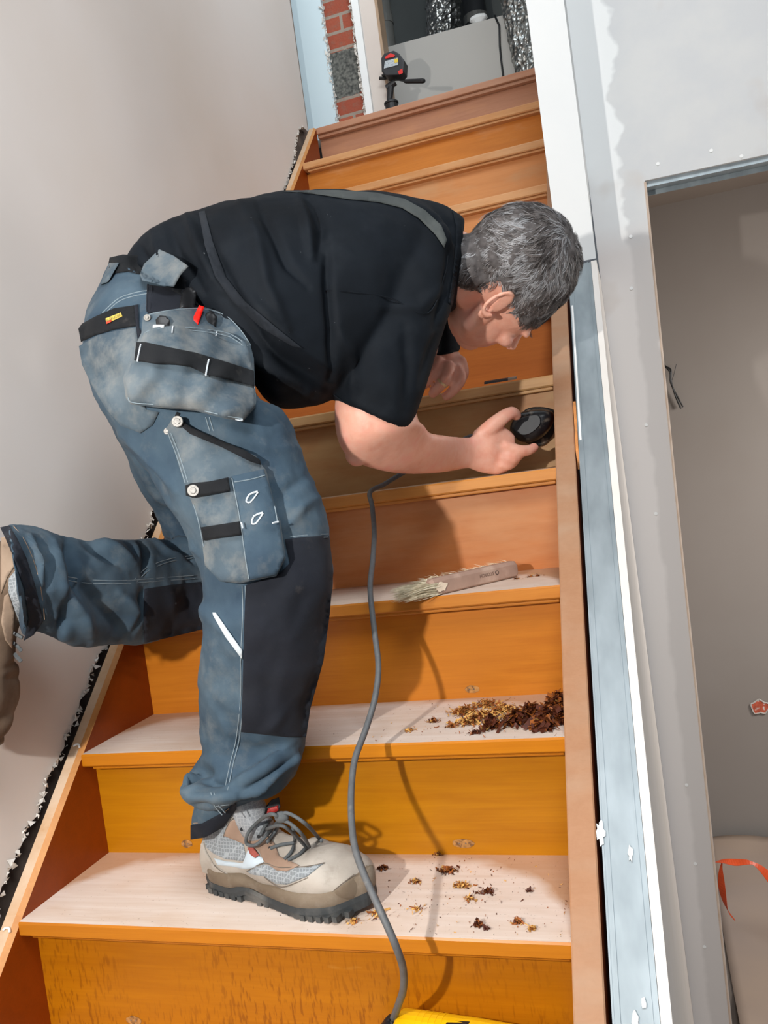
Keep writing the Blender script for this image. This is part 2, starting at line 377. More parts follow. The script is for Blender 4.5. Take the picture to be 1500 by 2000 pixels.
# small repairs on the risers
M_fill = simple('old_filler', (172, 122, 66), 0.8, 0.3, 200, dirt=(112, 76, 44), dirts=130, dirtamt=(.5, .62))
for cx, cy, k, wpx in ((905, 1647, 2, 20), (365, 1648, 2, 12), (922, 1346, 3, 15), (262, 1993, 1, 16)):
    Y = (k-1)*G_+OH
    c = PY(cx, cy, Y-0.0004); mb = MB(); n = 14; wd = wpx/FPX*1.3
    mb.prism([c+[math.cos(a)*wd*(1+.2*random.random()), 0, math.sin(a)*0.006*(1+.3*random.random())] for a in [2*math.pi*i/n for i in range(n)]], (0, -0.0004, 0))
    for s in (-.4, .25): mb.tube([c+[s*wd, -.0003, 0], c+[s*wd, -.0012, 0]], 0.0013, 6, 1)
    obj('hole_filler', mb, [M_fill, M_dark], st)
# ------------------------------------------------------------------ rail on the partition
rail = MB()
def slope(x0, x1, h0, h1, ya, yb): 
    return [(x0, ya, nose_z(ya)+h0), (x1, ya, nose_z(ya)+h0), (x1, ya, nose_z(ya)+h1), (x0, ya, nose_z(ya)+h1), (x0, yb, nose_z(yb)+h0), (x1, yb, nose_z(yb)+h0), (x1, yb, nose_z(yb)+h1), (x0, yb, nose_z(yb)+h1)]
BF = [(0, 3, 2, 1), (4, 5, 6, 7), (0, 1, 5, 4), (1, 2, 6, 5), (2, 3, 7, 6), (3, 0, 4, 7)]
rail.add(slope(0.8745, 0.9235, -0.0015, 0.0, -0.98, yA-.003), BF)
rail.add(slope(0.872, 0.8745, -0.045, 0.001, -0.98, yA-.003), BF)
rail.add(slope(0.8785, 0.8815, 0.0, 0.002, -0.98, yA-.003), BF)
rail.add(slope(0.9155, 0.9175, 0.0, 0.002, -0.98, yA-.003), BF)
rail.add(slope(0.922, 0.9245, -0.045, 0.001, -0.98, yA-.003), BF)
track = obj('metal_stud', rail, M_zinc, label='long sloping galvanised stud profile lying beside the right stringer', cat='metal profile')
# plaster splashes on the profile, white strip tucked along its upper left edge, wooden wedge in the gap
for px, py, n, s in ((1173, 1625, 9, .012), (1232, 1668, 7, .007), (1258, 1960, 5, .006), (1242, 1998, 6, .008)):
    v = ray(px, py); nn = np.array([0, -R_/G_, 1.0]); t0 = (R_+0.0015-nn@CAM)/(nn@v); c = CAM+v*t0
    mb = MB(); U = np.array([0, G_, R_])/math.hypot(G_, R_); X = np.array([1.0, 0, 0]); N = nn/np.linalg.norm(nn)
    ring = []
    for i in range(n*2):
        a = math.pi*i/n; q = s*(0.6+0.8*random.random()); ring.append(c+X*math.cos(a)*q*(.45 if n != 5 else .4)+U*math.sin(a)*q*1.2)
    mb.prism(ring, N*0.002)
    obj('plaster_blob', mb, M_white2, track)
obj('plaster_strip', MB().add(slope(0.8745, 0.8785, 0.0, 0.004, 0.625, 0.93), BF), M_white2, track)
wv = [np.array([0.8665, y, nose_z(y)+h]) for y, h in ((.60, -.03), (.60, .004), (.70, .004), (.70, -.03))]
obj('wooden_wedge', MB().prism(wv, (0.0050, 0, 0)), simple('wedge_wood', (214, 140, 76), 0.6, 0.2, 60), label='thin orange wooden wedge in the gap between right stringer and metal profile', cat='wedge')
# screw heads with filler on the strip of wall
DL = ['dab of filler just right of the wall corner below the lit edge', 'dab of filler below the first one beside the opening', 'dab of filler beside the opening at the height of the cable', 'dab of filler beside the opening level with the forearm', 'dab of filler beside the opening level with the brown scraping heap', 'dab of filler beside the opening above the orange tape', 'lowest white dab of filler beside the opening', 'white dab of filler above the left corner of the opening', 'larger dab of filler above the opening, left of the chipped edge', 'dab of filler nearest the picture edge above the opening']
for px, py in ((1232, 462), (1233, 563), (1262, 830), (1281, 1003), (1341, 1533), (1358, 1687), (1376, 1849), (1285, 320), (1389, 294), (1448, 305)):
    c = PY(px, py, 1.2995); n = 12
    mb = MB().prism([c+[math.cos(2*math.pi*i/n)*.0045, 0, math.sin(2*math.pi*i/n)*.0045] for i in range(n)], (0, -0.0012, 0))
    o = obj('filler_dab', mb, M_white2, label=DL.pop(0), cat='filler dab', group='filler dabs on the right wall')
# ------------------------------------------------------------------ upstairs
zl = 11*R_
obj('floor.001', MB().box((-0.6, y0+0.10, zl-0.03), (0.853, 3.4, zl-0.002)), M_floor, kind='structure')
Yw = 2.05
xw = lambda px, py, Y=Yw: PY(px, py, Y)[0]
xb0, xb1, xj, xo = xw(640, 120), xw(700, 120), xw(712, 100), xw(742, 100)
obj('wall_back', MB().box((-0.16, Yw, zl), (xb0+.004, Yw+.12, 3.4)), M_blue, kind='structure')
# brick reveal
t = NT('brick')
br = t.n('ShaderNodeTexBrick', Scale=1.0); br.inputs['Brick Width'].default_value = 0.21; br.inputs['Row Height'].default_value = 0.062; br.inputs['Mortar Size'].default_value = 0.006
mp = t.t.nodes.new('ShaderNodeMapping'); mp.inputs['Rotation'].default_value = (math.radians(90), 0, 0); mp.inputs['Location'].default_value = (0.1, 0.0, 0); t.l(t.P(), mp.inputs[0]); t.l(mp.outputs[0], br.inputs['Vector'])
br.inputs['Color1'].default_value = rgb(176, 92, 66); br.inputs['Color2'].default_value = rgb(150, 74, 54); br.inputs['Mortar'].default_value = rgb(150, 138, 126)
xx = t.xyz()
msk = t.ramp(t.math('ADD', xx[2], t.math('MULTIPLY', t.math('SUBTRACT', t.noise(t.map((1, 1, 1)), 25, 3), .5), .04)), [(0, 0), (1, 1)])
s1 = t.math('GREATER_THAN', t.math('ADD', xx[2], t.math('MULTIPLY', t.noise(t.map((1, 1, 1)), 30, 3), .03)), zl+0.165); s2 = t.math('LESS_THAN', xx[2], zl+0.32)
dk = t.ramp(t.noise(t.map((1, 1, 1)), 90, 4), [(0.35, rgb(60, 62, 60)), (0.7, rgb(120, 120, 114))])
t.color(t.mix(t.math('MULTIPLY', s1, s2), t.mix(t.ramp(t.noise(t.map((1, 1, 1), (2, 2, 2)), 60, 3), [(.5, 0), (.8, .6)]), br.outputs[0], rgb(120, 100, 86)), dk)); t.set(Roughness=0.9); t.bump(t.noise(t.map((1, 1, 1)), 120, 4), 0.8, 0.004)
obj('wall_brick', MB().box((xb0-.002, Yw+.025, zl), (xb1+.004, Yw+.14, 3.4)), t.m, kind='structure')
# ragged plaster lips beside the brick
mb = MB()
for side, xc in ((0, xb0+.002), (1, xb1)):
    zz = zl
    while zz < 2.9:
        for rep in range(2):
            s = random.uniform(.003, .008); c = np.array([xc+random.uniform(-.004, .006)*(1 if side == 0 else -1), Yw+random.uniform(-.003, .02), zz+random.uniform(0, .006)])
            q = [c+np.array([random.uniform(-1, 1)*s, random.uniform(-.6, .6)*s, random.uniform(-1, 1)*s*1.5]) for _ in range(6)]
            mb.add(q, [(0, 1, 2), (0, 2, 3), (0, 3, 4), (1, 2, 4), (2, 3, 5), (0, 1, 5), (3, 4, 5)])
        zz += .006
obj('trim_3', mb, M_brokenplaster, kind='structure')
obj('wall_back.001', MB().box((xb1+.002, Yw+.001, zl), (xj, Yw+.12, 3.4)), M_white, kind='structure')
obj('wall_back.002', MB().box((xj, Yw+.02, zl), (xo, Yw+.12, 3.4)), wall_mat('jamb_board', (206, 196, 188), (200, 188, 180), 5), kind='structure')
obj('door_1', MB().box((xo, Yw+.018, zl), (xo+.010, Yw+.10, 3.4)), wood('jamb_wood', (170, 146, 122), (130, 100, 76), off=3, axis='z'), kind='structure')
obj('wall_landing', MB().box((-0.6, 3.3, zl), (1.2, 3.38, 3.6)), simple('grey_green_wall', (104, 108, 106), 0.9, 0.1, 3), kind='structure')
obj('wall_landing.001', MB().box((1.2, 2.4, zl), (1.28, 3.38, 3.6)), simple('grey_green_wall2', (104, 108, 106), 0.9, 0.1, 3), kind='structure')
# white unit / board
Yb = 2.50
P4 = [PY(742, 205, Yb), PY(742, 96, Yb), PY(776, 86, Yb), PY(994, 26, Yb), PY(1007, 140, Yb)]
for p in (P4[0], P4[-1]): p[2] = zl
mb = MB().prism(P4, (0, 0.16, 0))
ub = obj('white_cabinet', mb, M_board, label='large plain white panelled box standing at the back of the landing', cat='cabinet', bevel=0.002)
e0, e1 = PY(994, 26, Yb-.001), PY(1007, 140, Yb-.001)
def foil(path, rad, name, label):
    mb = MB(); n = 40; R = []
    P = [np.asarray(p) for p in path]; T = (P[-1]-P[0]); L = np.linalg.norm(T); T /= L
    a = np.cross(T, [0, 1, 0]); a /= np.linalg.norm(a); b = np.cross(T, a); m = 60
    for i in range(m+1):
        s = i/m; c = P[0]+T*L*s; ring = []
        for k in range(n):
            th = 2*math.pi*k/n
            v = Vector((math.cos(th)*3, math.sin(th)*3, s*L*22+rad*90))
            q = rad*(1+.16*abs(noise.noise(v))+.10*noise.noise(v*2.3)+.05*noise.noise(v*5.1))
            ring.append(c+(a*math.cos(th)+b*math.sin(th))*q)
        R.append(ring)
    mb.rings(R)
    return obj(name, mb, M_foil, label=label, cat='duct')
t = NT('crinkled_foil'); t.color(t.ramp(t.noise(t.map((1, 1, 1)), 60, 3), [(.3, rgb(120, 122, 120)), (.7, rgb(200, 200, 196))])); t.set(Metallic=0.95, Roughness=0.28)
vo = t.n('ShaderNodeTexVoronoi', Scale=55.0); t.l(t.map((1, 1, 1)), vo.inputs['Vector']); t.bump(vo.outputs[0], 0.8, 0.008); M_foil = t.m
foil([PY(866, 110, 2.85), PY(866, -140, 2.85)], 0.075, 'foil_duct', 'thick foil-wrapped ventilation duct rising behind the white box')
foil([np.array([PY(1042, 100, 2.42)[0], 2.42, zl]), PY(985, -120, 2.42)], 0.062, 'foil_duct', 'crinkled foil duct standing right of the white box')
M_pipe = simple('grey_pipe', (112, 112, 108), 0.5, 0.1, 20)
for (px, rad, Y, nm, lab) in ((752, .040, 2.72, 'drain_pipe', 'grey plastic pipe with a collar left of the white box'), (932, .055, 3.09, 'drain_pipe', 'dark pipe between the two foil ducts')):
    c = PY(px, 60, Y); mb = MB().tube([[c[0], Y, zl], [c[0], Y, 3.5]], rad, 20)
    p = obj(nm, mb, M_pipe if px < 800 else simple('black_pipe', (44, 46, 48), 0.5, .1, 20), label=lab, cat='pipe', smooth=True)
    zc = PY(px, 40, Y)[2]
    obj('pipe_collar', MB().tube([[c[0], Y, zc-.02], [c[0], Y, zc+.02]], rad*1.07, 20), M_pipe, p)
M_black = simple('black_plastic', (26, 26, 28), 0.45, 0.15, 40)
cab = [PY(x, y, Yb-.006) for x, y in ((966, 30), (975, 50), (976, 90), (979, 120), (982, 143))]
cab[-1][2] = zl+.004
obj('black_cable', MB().tube(cab, 0.004, 8), M_black, label='black cable hanging down the front of the white box', cat='cable', smooth=True)
obj('crumpled_plastic', foil and MB().rings([[PY(935, 38, Yb+.06)+np.array([math.cos(a)*r_*1.7*(1+.3*noise.noise(Vector((a*2, r_*80, 1)))), math.sin(a)*r_, h]) for a in [2*math.pi*i/18 for i in range(18)]] for h, r_ in ((-.015, .012), (0, .022), (.012, .02), (.02, .008))]), M_white2, label='crumpled white plastic lying on top of the white box', cat='plastic')
# ------------------------------------------------------------------ laser level on its tripod
M_red = simple('red_plastic', (206, 40, 34), 0.4, 0.08, 30)
Yl = 2.03
def lv(px, py, dy=0.0): return PY(px, py, Yl+dy)
mmx = np.array([1.0, 0, 0]); mmz = np.array([0, 0, 1.0])
tri = empty('tripod', (lv(765, 195)[0], Yl, zl), 'small black tripod head with a long handle on the top step', 'tripod')
base = lv(764, 200); base[2] = zl
mb = MB()
mb.tube([base, base+[0, 0, .055]], 0.024, 20); mb.tube([base+[0, 0, .055], base+[0, 0, .062]], 0.027, 20)
obj('tripod_base', mb, M_black, tri, bevel=0.001)
obj('lock_knob', MB().tube([base+[.018, -.012, .006], base+[.03, -.02, .006]], 0.008, 12), simple('chrome', (200, 200, 200), 0.2, .05, 10, metal=0.9), tri)
hd = lv(762, 163)
mb = MB().tube([base+[0, 0, .055], base+[-.004, 0, .075], hd+[0, 0, -.012]], [0.018, 0.011, 0.013], 14)
mb.tube([hd+[-.016, 0, -.014], hd+[.020, 0, .0]], 0.012, 12)
mb.tube([lv(741, 153), lv(752, 153)], 0.006, 10)
obj('tripod_head', mb, M_black, tri)
h0, h1, h2 = lv(772, 155, -.01), lv(790, 159, -.02), lv(829, 158, -.05)
obj('pan_handle', MB().tube([h0, h1], 0.0022, 8).tube([h1, h1+(h2-h1)*.1, h2*0.9+h1*.1, h2], [0.0055, .0075, .0085, .0065], 12), M_black, tri)
obj('top_plate', MB().box(lv(748, 150)-[0, .02, 0], lv(786, 141)+[0, .02, 0]), M_black, tri, bevel=.001)
lev = empty('laser_level', lv(768, 143), 'black cross-line laser level with a red top panel and pale label', 'laser level')
out = [(745, 139), (744, 113), (750, 104), (769, 98), (779, 104), (789, 117), (788, 139), (781, 146), (752, 147)]
mb = MB().prism([lv(x, y, -.03) for x, y in out], (0, 0.055, 0))
obj('housing', mb, simple('level_black', (34, 34, 38), 0.5, .2, 60), lev, bevel=.004)
obj('top_panel', MB().prism([lv(x, y, -.031) for x, y in ((752, 112), (763, 104), (772, 108), (770, 111), (753, 115))], (0, -.002, 0)), M_red, lev, label='red triangular panel')
obj('side_panel', MB().prism([lv(x, y, -.031) for x, y in ((777, 140), (786, 134), (787, 143), (780, 146))], (0, -.002, 0)), M_red, lev)
obj('label_plate', MB().prism([lv(x, y, -.031) for x, y in ((752, 120), (777, 113), (778, 127), (750, 134))], (0, -.0015, 0)), simple('label_grey', (176, 184, 190), 0.6, .05, 30, dirt=(60, 70, 80), dirts=400, dirtamt=(.55, .6)), lev, label='pale printed label')
obj('warning_label', MB().prism([lv(x, y, -.0327) for x, y in ((770, 116), (777, 114), (778, 121), (771, 123))], (0, -.0008, 0)), simple('label_yellow', (214, 186, 60), 0.6, .05, 30), lev, label='small yellow warning label')

# ------------------------------------------------------------------ power sander
Ys = 4*G_+OH-0.001
san = empty('power_sander', PY(1045, 830, Ys-.03), 'black handheld power sander pressed to the riser in the right corner', 'sander')
cx, cz = PY(1042, 830, Ys-.05)[[0, 2]]
def outl(scale, pts, Y, n=36):
    P = [PY(x, y, Ys-.05)[[0, 2]] for x, y in pts]; m = len(P); r = []
    for i in range(n):
        u = i/n*m; k = int(u); f = u-k; p0, p1, p2, p3 = P[(k-1) % m], P[k % m], P[(k+1) % m], P[(k+2) % m]
        q = 0.5*((2*p1)+(p2-p0)*f+(2*p0-5*p1+4*p2-p3)*f*f+(3*p1-p0-3*p2+p3)*f**3)
        r.append(np.array([cx+(q[0]-cx)*scale, Y, cz+(q[1]-cz)*scale]))
    return r
pad = [(1008, 822), (1022, 798), (1052, 793), (1080, 801), (1081, 822), (1076, 848), (1056, 870), (1030, 868), (1010, 852)]
body = [(998, 840), (1003, 822), (1014, 808), (1036, 802), (1058, 800), (1078, 804), (1082, 818), (1074, 838), (1056, 856), (1034, 864), (1014, 860)]
obj('sanding_pad', MB().rings([outl(.97, pad, Ys), outl(1, pad, Ys-.002), outl(1, pad, Ys-.012), outl(.93, pad, Ys-.016)]), simple('pad_black', (40, 38, 36), 0.8, .3, 200, dirt=(150, 130, 110), dirts=60, dirtamt=(.55, .8)), san, smooth=False)
rings_ = [outl(s, body, Ys-y) for s, y in ((.80, .014), (.86, .022), (.93, .032), (1.0, .045), (1.0, .062), (.95, .075), (.84, .084), (.62, .090), (.3, .092))]
obj('housing', MB().rings(rings_), simple('sander_black', (30, 31, 34), 0.35, .3, 60, dirt=(150, 138, 122), dirts=46, dirtamt=(.55, .78)), san, smooth=True)
obj('grip_panel', MB().rings([outl(s, [(1008, 838), (1014, 824), (1032, 815), (1056, 812), (1060, 830), (1040, 848), (1020, 850)], Ys-y) for s, y in ((1, .086), (1, .0925), (.92, .0945))]), simple('grip_dark', (34, 36, 40), 0.5, .2, 100), san, smooth=False)
a = PY(1004, 850, Ys-.06); obj('red_button', MB().tube([a, a+[-.004, -.004, -.002]], .006, 10), M_red, san, label='small red switch')
rbn = [outl(s, [(1070, 804), (1080, 806), (1080, 826), (1068, 846), (1064, 842), (1074, 822)], Ys-y, 24) for s, y in ((1, .05), (1.02, .078))]
# ------------------------------------------------------------------ power cord
cp = [(985, 858, 1.69), (930, 850, 1.72), (880, 872, 1.70), (785, 925, 1.66), (750, 946, 1.63), (723, 961, 1.585), (727, 990, 1.54), (731, 1040, 1.49), (728, 1095, 1.43), (723, 1150, 1.37), (731, 1230, 1.31), (739, 1300, 1.27), (733, 1360, 1.24), (716, 1420, 1.21), (694, 1480, 1.17),
      (687, 1530, 1.14), (686, 1590, 1.10), (692, 1650, 1.06), (708, 1700, 1.035), (732, 1755, 1.01), (757, 1810, .99), (774, 1850, .985), (787, 1890, 1.0), (788, 1930, 1.02), (779, 1960, 1.045), (768, 1990, 1.075)]
def spline(P, sub=6):
    P = [np.asarray(p, float) for p in P]; out = []
    for i in range(len(P)-1):
        p0, p1, p2, p3 = P[max(i-1, 0)], P[i], P[i+1], P[min(i+2, len(P)-1)]
        for s in range(sub):
            f = s/sub; out.append(0.5*((2*p1)+(p2-p0)*f+(2*p0-5*p1+4*p2-p3)*f*f+(3*p1-p0-3*p2+p3)*f**3))
    out.append(P[-1]); return out
obj('power_cord', MB().tube(spline([D(*c) for c in cp], 6), 0.0047, 12), simple('cord_rubber', (92, 94, 96), 0.55, .15, 80, dirt=(140, 132, 124), dirts=60, dirtamt=(.6, .8)),
    parent=san, label='grey rubber power cord hanging down over the steps', smooth=True)
# ------------------------------------------------------------------ yellow tool at the foot of the picture
c0, c1, c2 = np.array([.566, -.010, .046]), np.array([.592, -.010, .0520]), np.array([.80, -.026, .0500])
hg = empty('power_tool', (.68, -.02, .0), 'yellow power tool with ribbed body and black end below the lowest step', 'power tool')
M_yel = simple('yellow_plastic', (246, 190, 10), 0.35, .05, 20)
ax = (c2-c1)/np.linalg.norm(c2-c1); L = np.linalg.norm(c2-c1)
obj('body', MB().tube([c1, c1+ax*.005, c1+ax*L*.5, c1+ax*L*.9, c2], [.036, .041, .0405, .037, .026], 32), M_yel, hg, smooth=False, bevel=.001)
for i in range(5): obj('rib', MB().tube([c1+ax*(.026+.0085*i), c1+ax*(.030+.0085*i)], .0412, 32), M_yel, hg)
obj('end_cap', MB().tube([D(768, 1990, 1.075), c0, c0+(c1-c0)*.6, c1+ax*.001], [.008, .020, .033, .0365], 24), M_black, hg, smooth=True)
obj('foot', MB().box(c1+ax*.05+np.array([-.012, -.02, -.0518]), c1+ax*.05+np.array([.012, .02, -.036])), M_black, hg, bevel=.002)
q0 = c1+ax*.085; obj('switch_plate', MB().box(q0+np.array([-.016, -.030, .024]), q0+np.array([.016, .004, .0405])), M_black, hg, bevel=.002)
# ------------------------------------------------------------------ brush on the third tread
z3 = 3*R_+.0005
bl, brr = PZ(846, 1166, z3), PZ(1014, 1126, z3)
ax = brr-bl; L = np.linalg.norm(ax); ax /= L; sd = np.array([-ax[1], ax[0], 0]); up = np.array([0, 0, 1.0])
br_ = empty('dust_brush', (bl+brr)/2+sd*.02, 'worn wooden paperhanging brush with pale bristles lying on the step', 'brush')
M_bw = simple('brush_wood', (164, 134, 118), 0.7, .12, 30, dirt=(196, 170, 152), dirts=18, dirtamt=(.5, .7))
hh = 0.030
def loc(u, s, h): return bl+ax*u+sd*s+up*h
mb = MB(); R = []
for u, e in ((0, .004), (.006, 0), (L*.5, 0), (L-.006, 0), (L-.002, .001), (L, .003)):
    R.append([loc(u, s, h) for s, h in ((0+e, .003+e), (0+e*.3, .006+e), (0+e*.3, hh-.006-e), (.004+e, hh-e), (.018-e, hh-e), (.022-e, hh-.004-e), (.022-e, .002+e), (.004+e, .0+e))])
mb.rings(R); obj('handle', mb, M_bw, br_, smooth=False, bevel=.001)
mb = MB()
blob = [loc(.008+.024*(.5+.5*math.cos(a))*(1+.12*math.sin(3*a)), -.0005, .014+.008*math.sin(a)*(1+.2*math.sin(5*a))) for a in [2*math.pi*i/18 for i in range(18)]]
obj('paint_smear', MB().prism(blob, -sd*.0012), simple('cream_paint', (232, 212, 188), 0.8, .1, 100, bump=.6, bscale=300), br_, label='cream paint smear')
mb = MB()
obj('printed_mark', MB().tube([loc(L-.052, -.0002, .0165), loc(L-.052, -.0012, .0165)], .0038, 14), simple('print_ink', (70, 58, 52), .8, .1, 10), br_)
obj('printed_mark_core', MB().tube([loc(L-.052, -.0010, .0165), loc(L-.052, -.0014, .0165)], .0024, 14), M_bw, br_)
# faded lettering beside the mark
cu = bpy.data.curves.new('lettering', 'FONT'); cu.body = 'STORCH'; cu.size = .0085; cu.extrude = .0002
to = bpy.data.objects.new('lettering', cu); COL.objects.link(to)
bpy.context.view_layer.update()
me = bpy.data.meshes.new_from_object(to); bpy.data.objects.remove(to)
T_ = [(v.co.x, v.co.y, v.co.z) for v in me.vertices]; w0 = max(v[0] for v in T_)
mb = MB(); mb.add([loc(L-.059-v[0], -.0004-v[2], .0195-v[1]) for v in T_], [tuple(p.vertices) for p in me.polygons])
obj('printed_lettering', mb, simple('print_faded', (118, 94, 82), .8, .1, 10), br_)
mb = MB()
for i in range(2600):
    q = random.random()
    if q < .5:   # left end fan
        s0 = random.uniform(-.002, .03); p0 = loc(random.uniform(0, .02), s0, random.uniform(.002, .022)); d = -ax*random.uniform(.052, .070)+sd*(s0*.5+random.gauss(0, .004))+up*(random.gauss(0, .003)-.0005)
    else:
        u = random.uniform(0, L*1.01); p0 = loc(u, .019, random.uniform(.004, .025)); d = sd*random.uniform(.014, .028)*(1.2-.5*u/L)-ax*random.uniform(.0, .02)+up*(random.gauss(0, .003)+.004)
    p1 = p0+d*.5+up*.0015; p2 = p0+d; p2[2] = max(p2[2], z3+.0008)
    wv = np.cross(d, [random.gauss(0, 1), random.gauss(0, 1), random.gauss(0, 1)]); wv /= np.linalg.norm(wv)+1e-9; wv *= .00042
    mb.add([p0-wv, p0+wv, p1-wv, p1+wv, p2], [(0, 1, 3, 2), (2, 3, 4)])
t = NT('bristles'); t.color(t.ramp(t.noise(t.map((1, 1, 1)), 120, 3), [(.3, rgb(190, 178, 146)), (.65, rgb(240, 230, 204))])); t.set(Roughness=.8)
obj('bristles', mb, t.m, br_, kind='stuff')
# ------------------------------------------------------------------ dark scraper blade on tread five
z5 = 5*R_+.0005
a, b = PY(946, 752, .80-.015), PY(992, 744, .80-.01); a[2] = b[2] = z5+.004
sb = empty('scraper_blade', (a+b)/2, 'dark flat scraper with a pale tip lying on the step under the head', 'scraper')
dd = b-a; obj('blade', MB().prism([a, b, b+[0, .014, .004], a+[0, .014, .004]], (0, 0, .004)), M_black, sb)
e = b+dd*.35; obj('tip', MB().prism([b+dd*.01, e, e+[0, .012, .004], b+[0, .012, .004]], (0, 0, .004)), simple('scraper_tip', (140, 124, 110), .6), sb, label='pale brownish tip')
# ------------------------------------------------------------------ scraped varnish
M_sh = [simple('varnish_scrap_dark', (78, 34, 16), .45, .4, 150), simple('varnish_scrap_brown', (146, 80, 28), .55, .4, 150), simple('varnish_scrap_gold', (206, 156, 84), .7, .25, 150)]
def flake(mb, c, s, mi, r=random):
    a = r.uniform(0, 6.28); t_ = r.uniform(-.7, .7); U = np.array([math.cos(a), math.sin(a), t_]); V = np.array([-math.sin(a), math.cos(a), r.uniform(-.9, .9)])
    l, w_ = s*r.uniform(.6, 1.6), s*r.uniform(.18, .5); cu_ = r.uniform(-.6, .6)*s
    P = []
    for i in range(4):
        f = i/3-.5; q = c+U*l*f+np.array([0, 0, cu_*(f*f*4-1)*.5]); P += [q-V*w_*.5, q+V*w_*.5]
    m = min(p[2] for p in P); 
    if m < ZF: 
        for p in P: p[2] += ZF-m
    mb.add(P, [(0, 1, 3, 2), (2, 3, 5, 4), (4, 5, 7, 6)], mi)
def heap(name, k, pxl, n, rx, ry, h, s, w3, label, kind=None, cat='wood scrapings', group=None):
    global ZF
    ZF = k*R_+.0004; mb = MB()
    for (px, py, f) in pxl:
        c = PZ(px, py, ZF)
        for i in range(int(n*f)):
            r_ = abs(random.gauss(0, .5)); a = random.uniform(0, 6.28)
            p = c+[math.cos(a)*r_*rx, math.sin(a)*r_*ry, 0]; p[2] += max(0, h*(1-r_))*random.random()
            p[0] = min(p[0], W_-.003); p[1] = min(p[1], (k)*G_+OH-.003)
            flake(mb, p, s*random.uniform(.5, 1.4), random.choices((0, 1, 2), w3)[0])
    return obj(name, mb, M_sh, label=label, cat=cat, kind=kind, group=group)
heap('varnish_scrapings', 2, [(905, 1392, 1), (945, 1400, 1.2), (985, 1388, 1), (915, 1412, .8), (1010, 1400, .8), (950, 1378, .7)], 420, .030, .022, .010, .006, (.08, .42, .5), 'heap of golden brown varnish scrapings on the second step', 'stuff')
heap('varnish_scrapings', 2, [(1040, 1398, 1), (1070, 1405, 1.2), (1085, 1385, 1), (1010, 1412, .7), (1060, 1422, .6), (960, 1422, .4), (1092, 1410, .8)], 340, .022, .018, .022, .012, (.72, .26, .02), 'dark brown lumps of scraped varnish against the right stringer', 'stuff')
heap('varnish_scrapings', 2, [(1088, 1365, 1)], 220, .016, .010, .014, .008, (.6, .4, 0), 'dark scraping clump at the back right corner of second step', 'stuff')
sp = [(847, 1410, 2, 90, .012, .008, 'golden brown scraping clump left of the heap on second step'), (800, 1428, 2, 60, .012, .006, 'thin golden clump leftmost on the second step'), (880, 1420, 2, 70, .014, .005, 'brown clump just left of the heap near the step edge'),
      (930, 1432, 2, 80, .014, .006, 'dark flat clump at the front edge below the heap'),
      (748, 1697, 1, 110, .010, .006, 'dark clump just right of the shoe toe'), (860, 1663, 1, 70, .010, .005, 'small brown clump at the foot of the riser'), (812, 1723, 1, 80, .009, .005, 'brown clump between shoe toe and the largest clump'),
      (875, 1702, 1, 260, .016, .008, 'largest brown and golden clump on the lowest step'), (903, 1731, 1, 150, .015, .005, 'golden clump just below the largest one'), (952, 1743, 1, 110, .013, .005, 'reddish brown loose clump in the middle of the lowest step'),
      (918, 1757, 1, 45, .010, .004, 'small orange clump below the golden one'), (934, 1808, 1, 130, .006, .010, 'tight dark round lump near the front edge of lowest step'), (950, 1815, 1, 40, .005, .003, 'small orange crumb beside the dark round lump'),
      (1012, 1802, 1, 60, .008, .006, 'curled brown shaving near the front right of lowest step'), (1040, 1815, 1, 50, .008, .005, 'amber curled shaving nearest the right stringer'), (1032, 1741, 1, 25, .005, .003, 'tiny dark curl alone at the right of lowest step'),
      (815, 1777, 1, 40, .012, .003, 'thin golden shaving cluster near the power cord'), (738, 1786, 1, 90, .016, .003, 'golden dust cluster under the tip of the shoe'), (690, 1800, 1, 50, .016, .002, 'faint golden dust in front of the shoe sole')]
for px, py, k, n, r_, h, lb in sp:
    dark = any(q in lb for q in ('dark', 'reddish')); gold = any(q in lb for q in ('golden', 'orange', 'amber')) and 'brown' not in lb
    heap('varnish_scraping', k, [(px, py, 1)], n, r_, r_*.7, h, .0045, (.75, .25, 0) if dark else ((.05, .3, .65) if gold else (.35, .5, .15)), lb)
heap('varnish_scrapings', 3, [(1010, 1131, .6), (1035, 1127, .8), (1052, 1125, .7)], 40, .012, .004, .002, .004, (.2, .6, .2), 'short trail of brown scrapings on the step beside the brush', 'stuff')
mb = MB()
for k, n in ((1, 330), (2, 160)):
    ZF = k*R_+.0004
    for i in range(n):
        x = min(.815, max(.42, random.gauss(.66, .11))); y = (k-1)*G_+random.uniform(.006, G_+OH-.008)
        flake(mb, np.array([x, y, ZF]), random.choice((.0012, .0016, .002, .003)), random.choices((0, 1, 2), (.35, .4, .25))[0])
obj('crumbs', mb, M_sh, label='scattered fine brown crumbs over the two lowest steps', cat='crumbs', kind='stuff')
# ------------------------------------------------------------------ white plaster shreds on the left stringer
for px, py, n, lb in ((142, 1432, 1, 'small curl of white plaster lying on the left stringer'), (9, 1826, 1, 'white plaster chip near the bottom of the left stringer')):
    c = PX(px, py, -.014); c[2] = nose_z(c[1])+.0015
    U = np.array([0, G_, R_])/math.hypot(G_, R_); pts = [c+U*(.010*math.cos(a))+np.array([.008*math.sin(a), 0, .002]) for a in (-.9, -.4, .2, .7, 1.2)]
    obj('plaster_chip', MB().tube(pts, .0018, 6), M_white2, label=lb, cat='plaster chip')
